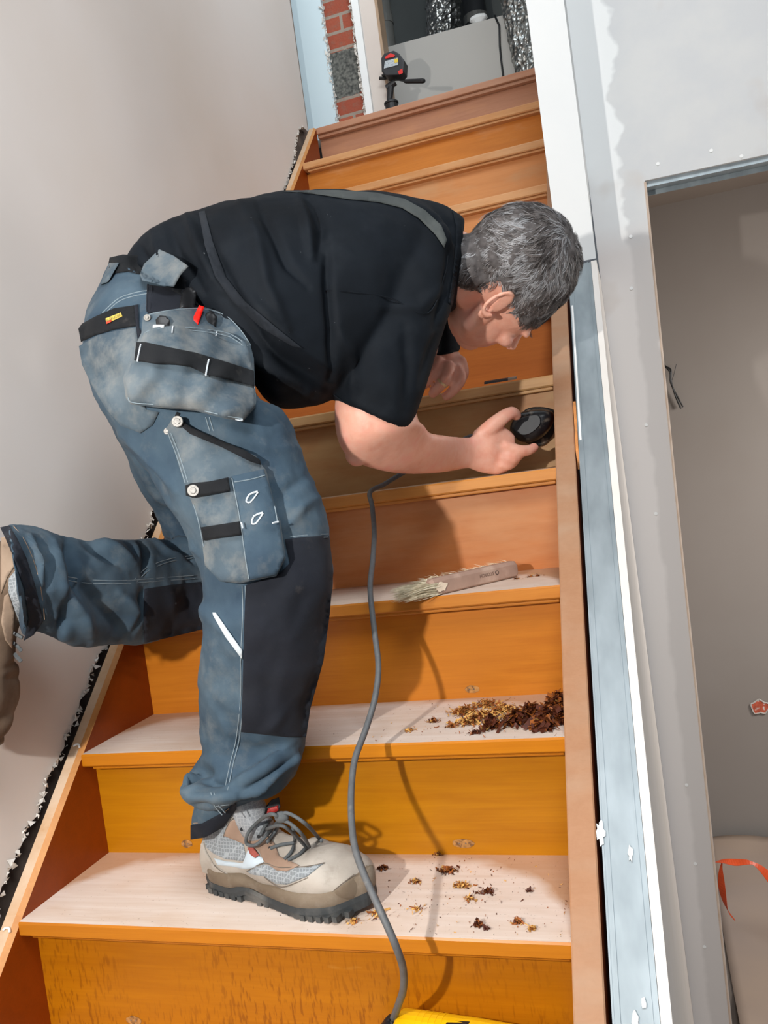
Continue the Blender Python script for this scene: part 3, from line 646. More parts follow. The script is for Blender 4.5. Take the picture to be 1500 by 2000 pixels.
# ------------------------------------------------------------------ side room: cut cable, red box hole, tape, cloth
Yr = 2.695
for pts, r_ in ([(1292, 680), (1297, 712), (1310, 722), (1311, 745), (1320, 775), (1330, 798)], .0035), ([(1294, 712), (1308, 726), (1310, 748), (1325, 778), (1334, 795)], .003), ([(1313, 742), (1317, 728), (1321, 711)], .0012):
    if r_ == .0035: wires = MB()
    wires.tube(spline([PY(x, y, Yr-.02) for x, y in pts], 4), r_, 8)
wires.tube([PY(1292, 680, Yr+.004), PY(1292, 680, Yr-.02)], .0035, 8)
obj('cut_cable', wires, M_black, label='cut black cable ends hanging from the wall of the side room', cat='cable')
c = PY(1484, 1381, Yr); n = 20
bx = empty('socket_hole', c, 'broken round hole with red brick showing in the side room wall', 'socket hole')
obj('brick_patch', MB().prism([c+np.array([math.cos(a)*.036*(1+.12*math.sin(3*a+1)), 0, math.sin(a)*.028*(1+.2*math.sin(5*a))]) for a in [2*math.pi*i/n for i in range(n)]], (0, -.002, 0)), simple('raw_brick', (200, 96, 70), .9, .3, 60, dirt=(230, 222, 214), dirts=50, dirtamt=(.55, .62)), bx)
obj('plaster_rim', MB().tube([c+np.array([math.cos(a)*.036*(1+.12*math.sin(3*a+1)), -.002, math.sin(a)*.028*(1+.2*math.sin(5*a))]) for a in [2*math.pi*i/n for i in range(n+1)]], .003, 6), M_brokenplaster, bx)
# rumpled paper on the floor with the orange tape
mb = MB(); nx, ny = 40, 40; vs = []
zf = -.947
for j in range(ny+1):
    for i in range(nx+1):
        x = 1.06+1.2*i/nx; y = .85+1.81*j/ny-.02*(i/nx)
        u = 1-j/ny
        z = zf+.004+.05*max(0, noise.noise(Vector((x*3, y*3, 1))))+.09*max(0, (j/ny-.72))*2*(.5+.8*i/nx)
        vs.append((x, y, z))
mb.add(vs, [(j*(nx+1)+i, j*(nx+1)+i+1, (j+1)*(nx+1)+i+1, (j+1)*(nx+1)+i) for j in range(ny) for i in range(nx)])
pp = obj('covering_paper', mb, wall_mat('brown_paper', (178, 158, 142), (168, 152, 142), 2.5), label='pale brown protective paper spread over the side room floor', cat='paper', smooth=True)
sm = pp.modifiers.new('thickness', 'SOLIDIFY'); sm.thickness = .002
# tape ribbon
def ribbon(pts, wd, twist):
    P = spline([np.asarray(p) for p in pts], 6); vs = []; n = len(P)
    for i, p in enumerate(P):
        t_ = P[min(i+1, n-1)]-P[max(i-1, 0)]; t_ /= np.linalg.norm(t_); s = np.cross(t_, [0, .5, .85]); s /= np.linalg.norm(s)
        a = twist(i/(n-1)); s2 = s*math.cos(a)+np.cross(t_, s)*math.sin(a); ww = wd(i/(n-1)) if callable(wd) else wd
        vs += [p-s2*ww, p+s2*ww]
    return vs, [(2*i, 2*i+1, 2*i+3, 2*i+2) for i in range(n-1)]
mb = MB()
Q = lambda x, y, Y=1.75: PY(x, y, Y)
vs, fs = ribbon([Q(1388, 1685), Q(1410, 1682), Q(1435, 1684), Q(1470, 1686), Q(1500, 1710), Q(1530, 1750)], lambda u: .0045+.012*abs(math.sin(u*5.2)), lambda u: u*2.0); mb.add(vs, fs)
vs, fs = ribbon([Q(1410, 1684), Q(1408, 1705), Q(1411, 1740), Q(1420, 1775), Q(1436, 1798)], lambda u: .002+.011*math.sin(u*3.0)**2, lambda u: .3+u*.8); mb.add(vs, fs)
tp = obj('orange_tape', mb, simple('orange_tape_plastic', (226, 84, 36), .4, .08, 40), label='strip of orange-red tape looping above the floor paper', cat='tape')
sm = tp.modifiers.new('thickness', 'SOLIDIFY'); sm.thickness = .0008
# ================================================================== the man
nrm = lambda v: v/(np.linalg.norm(v)+1e-9)
def cat_rom(P, sub):
    P = [np.asarray(p, float) for p in P]; return spline(P, sub)
def section_tube(secs, sub=5, n=32, pw=2.0, ratio=1.0):
    """secs: (xa, ya, xb, yb, depth, depth radius / visible radius): a limb between two outline points"""
    full = [tuple(s)+((ratio,) if len(s) == 5 else ()) for s in secs]
    Q = cat_rom(full, sub); C_ = []; A = []; RR = []
    for q in Q:
        a = D(q[0], q[1], q[4]); b = D(q[2], q[3], q[4]); C_.append((a+b)/2); A.append((b-a)/2); RR.append(q[5])
    R = []; m = len(Q)
    for i in range(m):
        T = nrm(C_[min(i+1, m-1)]-C_[max(i-1, 0)]); a = A[i]; r = np.linalg.norm(a)
        b = nrm(C_[i]-CAM)*r*RR[i]
        ring = []
        for k in range(n):
            th = 2*math.pi*k/n; c, s = math.cos(th), math.sin(th)
            ring.append(C_[i]+a*math.copysign(abs(c)**(2/pw), c)+b*math.copysign(abs(s)**(2/pw), s))
        R.append(ring)
    return MB().rings(R)
def ball(c, r, axes=None, n=16):
    mb = MB(); R = []; axes = axes or (np.array([1.0, 0, 0]), np.array([0, 1.0, 0]), np.array([0, 0, 1.0])); r = r if hasattr(r, '__len__') else (r, r, r)
    for i in range(1, n):
        ph = math.pi*i/n
        R.append([c+axes[0]*r[0]*math.sin(ph)*math.cos(t)+axes[1]*r[1]*math.sin(ph)*math.sin(t)+axes[2]*r[2]*math.cos(ph) for t in [2*math.pi*k/(2*n) for k in range(2*n)]])
    mb.rings(R); return mb
def limb(pts, sub=4, n=16):
    """pts: (px, py, depth, radius in metres)"""
    Q = cat_rom([tuple(p) for p in pts], sub)
    P = [D(q[0], q[1], q[2]) for q in Q]; r = [q[3] for q in Q]
    mb = MB().tube(P, r, n)
    mb.add(*(lambda b: (b.v, b.f))(ball(P[-1], r[-1], n=8))); mb.add(*(lambda b: (b.v, b.f))(ball(P[0], r[0], n=8)))
    return mb
def join(*mbs):
    o = MB()
    for m in mbs: o.add(m.v, m.f)
    return o
def fuse(mbs, voxel, smooth=6, factor=.5):
    mb = join(*mbs)
    me = bpy.data.meshes.new('tmp'); me.from_pydata(mb.v, [], mb.f)
    bm = bmesh.new(); bm.from_mesh(me); bmesh.ops.recalc_face_normals(bm, faces=bm.faces); bm.to_mesh(me); bm.free()
    o = bpy.data.objects.new('tmp', me); COL.objects.link(o)
    r = o.modifiers.new('r', 'REMESH'); r.mode = 'VOXEL'; r.voxel_size = voxel; r.use_smooth_shade = True
    if smooth: s = o.modifiers.new('s', 'SMOOTH'); s.iterations = smooth; s.factor = factor
    dg = bpy.context.evaluated_depsgraph_get(); ev = o.evaluated_get(dg); m2 = bpy.data.meshes.new_from_object(ev)
    bpy.data.objects.remove(o); bpy.data.meshes.remove(me)
    m2.update(); n = len(m2.vertices); co = np.empty(n*3); m2.vertices.foreach_get('co', co); no = np.empty(n*3); m2.vertices.foreach_get('normal', no)
    F = [tuple(p.vertices) for p in m2.polygons]; bpy.data.meshes.remove(m2)
    return co.reshape(-1, 3), no.reshape(-1, 3), F
def vproj(V):
    d = V-CAM; z = d@FW; return 750+FPX*(d@RT)/z, 1000-FPX*(d@UP)/z, z
def folds(V, N, L, facing=True):
    """raised (+) or sunken (-) creases running between two picked outline points"""
    x, y, z = vproj(V); disp = np.zeros(len(V))
    view = V-CAM; view /= np.linalg.norm(view, axis=1)[:, None]
    fc = np.clip(-(N*view).sum(1)*3+.3, 0, 1) if facing else 1
    for l in L:
        pts, w_, amp = l[0], l[1], l[2]; best = np.full(len(V), 1e9); along = np.zeros(len(V)); m = len(pts)-1
        for i in range(m):
            ax, ay = pts[i]; bx, by = pts[i+1]; dx, dy = bx-ax, by-ay; L2 = dx*dx+dy*dy
            t_ = np.clip(((x-ax)*dx+(y-ay)*dy)/L2, 0, 1); d2 = np.hypot(x-ax-t_*dx, y-ay-t_*dy)
            u = d2 < best; best[u] = d2[u]; along[u] = (i+t_[u])/m
        taper = np.sin(np.clip(along, 0.04, .96)*math.pi)**.5
        ww = w_*(.6+.4*taper)
        disp += amp*taper*np.exp(-(best/ww)**2)
    return V+N*(disp*fc)[:, None]
def nz(V, N, sc, amp, off=0.0, stretch=(1, 1, 1)):
    s = np.array(stretch)*sc
    d = np.array([noise.noise(Vector(tuple(v*s+off))) for v in V]); return V+N*(d*amp)[:, None]
def arr_obj(name, V, F, mat, parent, label=None, kind=None, origin=None):
    org = np.array(origin) if origin is not None else np.array([V[:, 0].mean(), V[:, 1].mean(), V[:, 2].min()])
    me = bpy.data.meshes.new(name); me.from_pydata([tuple(v) for v in V-org], [], F); me.update()
    for m in (mat if isinstance(mat, (list, tuple)) else [mat]): me.materials.append(m)
    me.polygons.foreach_set('use_smooth', [True]*len(me.polygons))
    o = bpy.data.objects.new(name, me); COL.objects.link(o)
    if parent is not None: o.parent = parent; o.location = Vector(org)-wloc(parent)
    else: o.location = org
    return setprops(o, label, None, None, kind)
def bvh_of(V, F): return BVHTree.FromPolygons([tuple(v) for v in V], F)
def cast(b, x, y):
    r_ = ray(x, y); L = np.linalg.norm(r_); h = b.ray_cast(Vector(CAM), Vector(r_/L), 6.0)
    return None if h[0] is None else (h[3]/L, np.array(h[1]))
def patch(name, poly, b, off, th, mat, parent, step=7, bulge=0.0, smooth=3, edge_in=True, label=None, sag=None, kind=None, lift=None, wav=0.0):
    poly = [np.array(p, float) for p in poly]; B = []
    for i, p in enumerate(poly):
        q = poly[(i+1) % len(poly)]; n = max(1, int(np.linalg.norm(q-p)/step))
        for k in range(n): B.append(p+(q-p)*k/n)
    nb = len(B); PA = np.array(poly)
    def inside(x, y):
        c = False; j = len(PA)-1
        for i in range(len(PA)):
            if (PA[i, 1] > y) != (PA[j, 1] > y) and x < (PA[j, 0]-PA[i, 0])*(y-PA[i, 1])/(PA[j, 1]-PA[i, 1])+PA[i, 0]: c = not c
            j = i
        return c
    BA = np.array(B); I = []
    x0, y0_ = PA.min(0); x1, y1 = PA.max(0); yy = y0_; row = 0
    while yy < y1:
        xx = x0+(row % 2)*step/2
        while xx < x1:
            if inside(xx, yy) and np.min(np.hypot(BA[:, 0]-xx, BA[:, 1]-yy)) > step*.6: I.append((xx, yy))
            xx += step
        yy += step*.87; row += 1
    pts = [tuple(p) for p in B]+I
    r_ = delaunay_2d_cdt([Vector(p) for p in pts], [(i, (i+1) % nb) for i in range(nb)], [], 1, 1e-6)
    P2 = [tuple(v) for v in r_[0]]; T = [tuple(f) for f in r_[2]]
    n = len(P2); dep = np.full(n, np.nan)
    for i, (x, y) in enumerate(P2):
        h = cast(b, x, y)
        if h: dep[i] = h[0]
    raw = dep.copy(); P2a = np.array(P2); ok = ~np.isnan(dep)
    if ok.sum() < 3: raise RuntimeError('patch misses '+name)
    med = np.median(dep[ok])
    ok &= np.abs(dep-med) < .25
    for i in np.where(~ok)[0]:
        dd = np.hypot(*(P2a[ok]-P2a[i]).T); j = np.argsort(dd)[:3]; dep[i] = dep[ok][j].mean()
    nbr = [set() for _ in range(n)]
    ec = {}
    for f in T:
        for a, c in ((f[0], f[1]), (f[1], f[2]), (f[2], f[0])):
            nbr[a].add(c); nbr[c].add(a); k = (min(a, c), max(a, c)); ec[k] = ec.get(k, 0)+1
    for _ in range(smooth):
        dep = np.array([.4*dep[i]+.6*np.mean([dep[j] for j in nbr[i]]) if nbr[i] else dep[i] for i in range(n)])
    dep = np.where(ok, np.minimum(dep, np.where(ok, raw, 9)+(.0 if smooth < 6 else .01)), dep)
    be = [k for k, v in ec.items() if v == 1]; bset = set(i for k in be for i in k)
    if bulge or lift:
        bp = P2a[list(bset)]
        for i in range(n):
            dd = np.min(np.hypot(*(bp-P2a[i]).T)); dep[i] -= bulge*(1-math.exp(-dd/ (step*1.6)))
            if lift: dep[i] -= lift(P2[i][0], P2[i][1])
    if wav:
        for i in range(n): dep[i] -= wav*noise.noise(Vector((P2[i][0]*.022, P2[i][1]*.022, 3.1)))
    front = [D(P2[i][0], P2[i][1], dep[i]-off) for i in range(n)]; back = [D(P2[i][0], P2[i][1], dep[i]-off+th) for i in range(n)]
    mb = MB(); F = [tuple(f) for f in T]+[tuple(i+n for i in reversed(f)) for f in T]
    F += [(a, c, c+n, a+n) for a, c in be]
    mb.add(front+back, F)
    return obj(name, mb, mat, parent, smooth=True, label=label, kind=kind)
def stitch(pts, b, r, mb, off=.0006, step=6):
    P = [np.array(p, float) for p in pts]; Q = cat_rom(P, max(2, int(np.linalg.norm(P[1]-P[0])/step))) if len(P) > 2 else [P[0]+(P[1]-P[0])*i/12 for i in range(13)]
    W3 = []; last = None
    for q in Q:
        h = cast(b, q[0], q[1]); d = h[0] if h else last
        if d is None: continue
        if last is not None and abs(d-last) > .05: d = last
        last = d; W3.append(d)
    if len(W3) < 2: return
    W3 = np.convolve(np.pad(W3, 2, 'edge'), np.ones(5)/5, 'valid') if len(W3) > 5 else W3
    mb.tube([D(q[0], q[1], d-off) for q, d in zip(Q[-len(W3):], W3)], r, 5)
def seam(name, lists, b, mat, parent, r=.0007, off=.0006, label=None, kind=None):
    o = None
    for l in lists:
        mb = MB(); stitch(l, b, r, mb, off)
        if mb.v: o = obj(name, mb, mat, parent, label=label, kind=kind)
    return o

# ------------------------------------------------ head frame
HC = D(985, 550, 1.50)
U_ = nrm(.86*RT+.36*UP-.26*FW); F_ = nrm(.36*RT-.70*UP+.66*FW); F_ = nrm(F_-U_*(F_@U_)); S_ = nrm(np.cross(U_, F_))
if S_@FW > 0: S_ = -S_          # S_ points to the man's right ear, towards the camera
HS = 1.07
def H(u, f, s): return HC+(U_*u+F_*f+S_*s)*HS
sk = []
hax = (F_, S_, U_)
sk.append(ball(H(.028, -.012, 0), (.094*HS, .076*HS, .088*HS), hax, 20))       # cranium
sk.append(ball(H(.005, .030, 0), (.068*HS, .066*HS, .080*HS), hax, 16))        # forehead and temples
sk.append(ball(H(-.055, .040, 0), (.055*HS, .057*HS, .064*HS), hax, 16))       # cheeks
sk.append(ball(H(-.092, .062, 0), (.030*HS, .032*HS, .026*HS), hax, 12))       # chin
sk.append(ball(H(-.030, .060, 0), (.042*HS, .052*HS, .040*HS), hax, 12))
for s in (-1, 1):
    sk.append(MB().tube([H(-.040, .006, s*.050), H(-.078, .024, s*.042), H(-.096, .055, s*.020)], [.019, .018, .016], 12))  # jaw
    sk.append(ball(H(-.036, .076, s*.036), (.018*HS, .022*HS, .015*HS), hax, 10))    # cheekbone
    sk.append(ball(H(-.001, .086, s*.026), (.012*HS, .024*HS, .009*HS), hax, 10))    # brow
    # ear: rim, lobe, bowl
    ec = lambda a, r=1.0: H(-.018+.026*r*math.cos(a)-.002, -.010-.015*r*math.sin(a)-.004, s*(.078+.010*math.sin(a*.5)*1.0))
    sk.append(MB().tube([ec(a) for a in [-1.0+.42*i for i in range(13)]], [.0042]*10+[.005, .006, .005], 8))
    sk.append(ball(H(-.020, -.010, s*.076), (.014*HS, .005*HS, .024*HS), hax, 8))
    sk.append(ball(H(-.049, -.006, s*.077), (.009*HS, .005*HS, .010*HS), hax, 8))
sk.append(MB().tube([H(.004, .094, 0), H(-.020, .108, 0), H(-.036, .121, 0), H(-.042, .118, 0)], [.008, .010, .013, .009], 12))   # nose
for s in (-1, 1): sk.append(ball(H(-.040, .105, s*.012), (.010*HS, .008*HS, .008*HS), hax, 8))
sk.append(MB().tube([H(-.066, .084, -.022), H(-.063, .097, 0), H(-.066, .084, .022)], [.004, .006, .004], 8))
sk.append(MB().tube([H(-.073, .082, -.018), H(-.072, .094, 0), H(-.073, .082, .018)], [.004, .006, .004], 8))
# neck and torso core
neck0 = D(868, 500, 1.50)
sk.append(MB().tube([H(-.010, -.030, 0), H(-.050, -.035, 0), D(908, 528, 1.515), D(882, 516, 1.51), D(830, 510, 1.50)], [.056, .058, .060, .062, .08], 24))
sk.append(section_tube([(820, 430, 815, 600, 1.48, 1.5), (700, 425, 690, 660, 1.44, 1.2), (560, 430, 560, 670, 1.38, 1.1), (430, 470, 450, 640, 1.34, 1.1), (320, 540, 350, 660, 1.30, 1.2), (270, 600, 330, 700, 1.30, 1.2)], 3, 20))
# legs inside the trousers
O1 = np.array([.264, .136, R_+.0006]); A1 = nrm(np.array([.288, -.074, 0])); S1 = np.array([A1[1], -A1[0], 0])
sk.append(limb([(320, 680, 1.25, .065), (420, 900, 1.21, .06), (520, 1120, 1.20, .05), (500, 1300, 1.215, .042), (485, 1480, 1.25, .034)], 3))
sk.append(MB().tube([D(485, 1480, 1.25), O1+A1*.060+np.array([0, 0, .13]), O1+A1*.058+np.array([0, 0, .06])], [.034, .032, .030], 14))
sk.append(limb([(320, 680, 1.42, .065), (390, 930, 1.52, .035), (430, 1130, 1.61, .035), (260, 1150, 1.44, .030), (110, 1145, 1.28, .026), (40, 1140, 1.22, .026)], 3))
# ------------------------------------------------ right arm (nearer the camera), hand on the sander
sk.append(section_tube([(700, 520, 850, 500, 1.40, .9), (668, 650, 820, 650, 1.38, .9), (655, 770, 795, 770, 1.37, .85), (655, 835, 812, 800, 1.375, .8), (668, 878, 818, 822, 1.38, .75), (700, 905, 828, 830, 1.40, .72), (758, 922, 840, 845, 1.44, .75),
                        (808, 926, 868, 850, 1.49, .78), (862, 923, 892, 853, 1.54, .8), (905, 916, 915, 854, 1.585, .75), (928, 914, 930, 852, 1.605, .65)], 4, 28))
sk.append(ball(D(697, 888, 1.385), .020))
def hand_pts(P, sub=3, n=12): return limb(P, sub, n)
# palm
sk.append(section_tube([(915, 914, 920, 853, 1.595, .62), (935, 922, 938, 838, 1.61, .5), (958, 926, 968, 828, 1.62, .42), (985, 922, 992, 838, 1.63, .36), (1004, 912, 1006, 852, 1.635, .36)], 4, 24, 2.3))
sk.append(hand_pts([(938, 852, 1.61, .016), (962, 832, 1.61, .0165), (984, 814, 1.615, .014), (1000, 806, 1.625, .0125), (1008, 811, 1.638, .011)]))          # thumb
sk.append(hand_pts([(985, 872, 1.62, .013), (1010, 880, 1.622, .0125), (1030, 880, 1.632, .0110), (1043, 874, 1.645, .0095)]))    # index finger
sk.append(hand_pts([(975, 893, 1.62, .014), (1000, 896, 1.620, .0125), (1013, 888, 1.640, .011), (1022, 878, 1.662, .0095)]))    # middle
sk.append(hand_pts([(965, 905, 1.62, .0135), (988, 908, 1.622, .0125), (1003, 901, 1.642, .011), (1010, 889, 1.664, .0095)]))    # ring
sk.append(hand_pts([(952, 914, 1.62, .012), (972, 916, 1.625, .0115), (986, 911, 1.642, .0105), (994, 899, 1.660, .0085)]))    # little
# ------------------------------------------------ left arm and fist resting on the fifth step
sk.append(limb([(800, 520, 1.62, .05), (845, 600, 1.69, .030), (864, 665, 1.69, .028), (868, 700, 1.665, .026)], 3))
sk.append(section_tube([(832, 690, 898, 688, 1.668, .55), (828, 708, 907, 712, 1.655, .48), (832, 728, 906, 734, 1.645, .42), (845, 742, 900, 742, 1.645, .38)], 4, 24, 2.3))
LF = [[(893, 722, 1.640, .0125), (900, 740, 1.632, .0120), (887, 760, 1.636, .0108), (872, 774, 1.648, .0096)],       # index
      [(876, 716, 1.632, .0130), (872, 738, 1.622, .0125), (857, 756, 1.630, .0112), (846, 768, 1.646, .0100)],       # ring side finger with the ring
      [(856, 706, 1.634, .0125), (846, 726, 1.624, .0120), (833, 744, 1.634, .0108), (828, 752, 1.652, .0095)],
      [(840, 696, 1.640, .0115), (832, 708, 1.630, .0110), (824, 722, 1.640, .0098), (822, 730, 1.654, .0085)]]
for q in LF: sk.append(hand_pts(q))
sk.append(hand_pts([(900, 706, 1.66, .012), (905, 728, 1.662, .012), (897, 748, 1.665, .010)]))  # thumb behind
Vb, Nb, Fb = fuse(sk, .0032, 4, .5)
def skin():
    t = NT('skin'); n1 = t.noise(t.map((1, 1, 1)), 22, 4); n2 = t.noise(t.map((1, 1, 1), (3, 3, 3)), 70, 4)
    c = t.ramp(n1, [(0.3, rgb(224, 154, 130)), (0.5, rgb(234, 174, 150)), (0.72, rgb(234, 158, 140))])
    c = t.mix(t.math('MULTIPLY', t.ramp(n2, [(.45, 0), (.75, 1)]), .35), c, rgb(234, 192, 172))
    t.color(c); t.set(Roughness=.48); t.b.inputs['Subsurface Weight'].default_value = .12; t.b.inputs['Subsurface Radius'].default_value = (.012, .005, .003); t.b.inputs['Subsurface Scale'].default_value = 1.0
    t.bump(t.noise(t.map((1, 1, 1)), 450, 3), .18, .0006); return t.m
creases = [([(968, 868), (990, 866)], 3, -.0012), ([(826, 722), (842, 712), (852, 700)], 3.2, -.0034), ([(836, 748), (850, 730), (862, 712)], 3.2, -.0034), ([(858, 768), (872, 748), (888, 728)], 3.2, -.0038),
           ([(742, 905), (765, 880)], 8, -.0008), ([(940, 862), (985, 885)], 8, .0010), ([(950, 880), (990, 897)], 7, .0010)]
Vb = folds(Vb, Nb, creases)
M_skin = skin()
per = arr_obj('person', Vb, Fb, M_skin, None, origin=(0.40, 0.07, R_))
setprops(per, label='person in black t-shirt and blue work trousers bending over the stairs, sanding in the corner', cat='person')

# ------------------------------------------------ trousers
tr = []
RATIO = .92
tr.append(section_tube([(216, 508, 405, 592, 1.33, 1.2), (192, 560, 450, 672, 1.31, 1.18), (163, 620, 480, 735, 1.29, 1.1), (162, 690, 510, 780, 1.27, 1.0), (190, 770, 548, 800, 1.25, .9), (228, 842, 578, 858, 1.23, .8), (282, 920, 604, 930, 1.215, .75), (335, 1000, 634, 1000, 1.205, .8),
                        (378, 1080, 644, 1060, 1.20, .85), (396, 1150, 646, 1140, 1.195, .88), (398, 1220, 636, 1220, 1.195, .9), (390, 1290, 622, 1300, 1.21, .92), (388, 1360, 606, 1370, 1.225, .95), (392, 1430, 597, 1430, 1.24, .9), (396, 1480, 590, 1480, 1.25, .9), (396, 1515, 576, 1515, 1.255, .8)], 4, 48, 2.15))
# hip on the far side, left thigh, kneeling shin reaching back to the left
tr.append(section_tube([(260, 610, 430, 660, 1.40, .6), (215, 680, 490, 750, 1.42, .8), (215, 820, 500, 850, 1.46, .75), (262, 930, 500, 930, 1.50, .7), (312, 1020, 500, 1000, 1.55, .7), (330, 1090, 505, 1080, 1.60, .7), (350, 1180, 490, 1140, 1.62, .7)], 4, 36))
tr.append(section_tube([(470, 1070, 500, 1210, 1.62, .9), (430, 1050, 450, 1212, 1.60, .9), (385, 1052, 400, 1228, 1.56, .85), (330, 1053, 340, 1240, 1.50, .85), (260, 1052, 265, 1258, 1.42, .85), (190, 1055, 200, 1262, 1.34, .82), (130, 1048, 140, 1262, 1.28, .8), (95, 1040, 100, 1240, 1.24, .95), (55, 1030, 66, 1225, 1.215, 1.05), (30, 1026, 52, 1236, 1.20, 1.1), (12, 1024, 50, 1245, 1.19, 1.15)], 4, 40))
# lower cuff of the right leg bunched over the shoe
tr.append(section_tube([(388, 1480, 588, 1462, 1.25, .9), (356, 1525, 582, 1500, 1.25, .85), (356, 1548, 560, 1530, 1.25, .8), (380, 1572, 520, 1550, 1.25, .9), (376, 1600, 470, 1578, 1.255, 1.05), (371, 1632, 440, 1612, 1.26, 1.3)], 4, 36))
tr.append(limb([(368, 1520, 1.21, .012), (374, 1546, 1.19, .016), (410, 1560, 1.175, .016), (450, 1554, 1.165, .014)], 4))
tr.append(limb([(440, 1550, 1.17, .010), (485, 1532, 1.165, .016), (530, 1508, 1.17, .016), (570, 1480, 1.20, .014)], 4))
Vt, Nt, Ft = fuse(tr, .0045, 6, .5)
tf = [  # bunched cuff
      ([(355, 1528), (385, 1500), (420, 1515)], 12, -.020), ([(372, 1556), (420, 1562), (470, 1548)], 10, .008), ([(380, 1572), (420, 1572)], 7, -.008),
      ([(470, 1550), (520, 1522), (585, 1470)], 9, -.010), ([(455, 1530), (520, 1490), (580, 1440)], 12, .006), ([(450, 1560), (510, 1545), (560, 1530)], 7, .006), ([(400, 1500), (440, 1530)], 9, .005),
      ([(430, 1440), (500, 1470), (560, 1450)], 14, -.004), ([(410, 1380), (440, 1420), (450, 1470)], 10, .004), ([(560, 1390), (520, 1430)], 10, .004),
      # thigh and knee
      ([(560, 830), (600, 900)], 22, .004), ([(600, 930), (560, 960), (540, 1010)], 12, -.005), ([(625, 970), (590, 990), (560, 1030)], 10, .005), ([(560, 850), (620, 880)], 12, -.004), ([(420, 830), (520, 870), (600, 880)], 14, .004),
      ([(250, 880), (300, 930), (330, 990)], 12, -.008), ([(240, 850), (300, 900), (345, 960)], 10, .008), ([(300, 960), (340, 1000)], 8, .006), ([(310, 985), (345, 1035)], 8, -.008),
      ([(180, 740), (230, 800), (260, 860)], 14, .006), ([(200, 700), (240, 760)], 16, -.005),
      # kneeling shin
      ([(340, 1052), (362, 1060), (385, 1085)], 6, .008), ([(318, 1052), (352, 1070), (380, 1100)], 5, -.009), ([(300, 1055), (330, 1080), (360, 1090)], 5, .007),
      ([(165, 1060), (195, 1080), (235, 1105)], 8, -.010), ([(190, 1055), (230, 1075), (260, 1100)], 8, .008), ([(275, 1055), (285, 1090), (280, 1120)], 7, -.008), ([(262, 1060), (268, 1095)], 6, .005),
      ([(130, 1055), (140, 1110), (150, 1160)], 9, -.012), ([(105, 1060), (118, 1120), (122, 1180)], 9, .008), ([(60, 1045), (80, 1100), (82, 1140)], 7, .007), ([(75, 1050), (95, 1100), (95, 1150)], 6, -.008),
      ([(150, 1130), (190, 1170), (230, 1220), (245, 1255)], 16, -.012), ([(120, 1150), (160, 1200), (180, 1250)], 14, .010), ([(130, 1160), (128, 1210), (110, 1245)], 9, -.012), ([(235, 1160), (270, 1200), (250, 1250)], 12, .010), ([(280, 1150), (272, 1200), (250, 1250)], 7, -.008), ([(90, 1150), (105, 1200), (105, 1240)], 8, -.006),
      ([(330, 1150), (340, 1200)], 10, .006), ([(365, 1130), (375, 1200)], 9, -.006), ([(395, 1175), (402, 1190), (400, 1215)], 8, .006),
      # lower leg
      ([(400, 1190), (440, 1230), (460, 1290)], 12, .003), ([(420, 1260), (400, 1340)], 12, .003), ([(540, 1290), (520, 1340), (530, 1400)], 18, -.003), ([(600, 1150), (570, 1220)], 16, -.003)]
tf = [(a_, b_, c_*1.3) for a_, b_, c_ in tf]; Vt = folds(Vt, Nt, tf); Vt = nz(Vt, Nt, 14, .006); Vt = nz(Vt, Nt, 38, .0022, 5)
Vt = nz(Vt, Nt, 90, .0008, 9)
def cloth(name, c, light, dark, dust=None, dsc=9, damt=(.5, .75), rough=.85, weave=True):
    t = NT(name); n1 = t.noise(t.map((1, 1, 1)), 7, 5, .6); n2 = t.noise(t.map((1, 1, 1), (5, 1, 3)), 24, 5, .65)
    col = t.ramp(n1, [(.28, rgb(*dark)), (.5, rgb(*c)), (.74, rgb(*light))])
    if dust: col = t.mix(t.math('MULTIPLY', t.ramp(n2, [(damt[0], 0), (damt[1], 1)]), .6), col, rgb(*dust))
    t.color(col); t.set(Roughness=rough); t.b.inputs['Specular IOR Level'].default_value = .2
    t.b.inputs['Sheen Weight'].default_value = .03; t.b.inputs['Sheen Roughness'].default_value = .5
    t.bump(t.noise(t.map((1, 1, 1)), 900 if weave else 300, 2), .25, .0008); return t.m
M_denim = cloth('faded_blue_workwear', (64, 82, 96), (88, 105, 117), (42, 59, 76), (112, 116, 116), 9, (.52, .8))
M_denimL = cloth('dusty_blue_pocket', (78, 92, 102), (106, 116, 122), (56, 70, 82), (134, 134, 130), 9, (.45, .7))
M_dkcloth = cloth('dark_reinforcement', (30, 33, 41), (38, 41, 48), (24, 27, 34), (72, 68, 66), 9, (.62, .85))
M_blk = cloth('black_webbing', (27, 29, 32), (38, 38, 40), (20, 22, 25), (80, 76, 72), 9, (.6, .85))
M_thread = simple('pale_thread', (128, 142, 150), .8, .1, 200)
M_threadw = simple('white_thread', (196, 204, 210), .8, .05, 200)
M_metal = simple('worn_metal', (128, 126, 122), .5, .25, 300, metal=.5)
M_refl = simple('reflective_piping', (200, 210, 216), .4, .05, 60)
tro = arr_obj('trousers', Vt, Ft, M_denim, per, label='faded blue work trousers with hanging tool pockets and black knee pads')
bt = bvh_of(Vt, Ft)
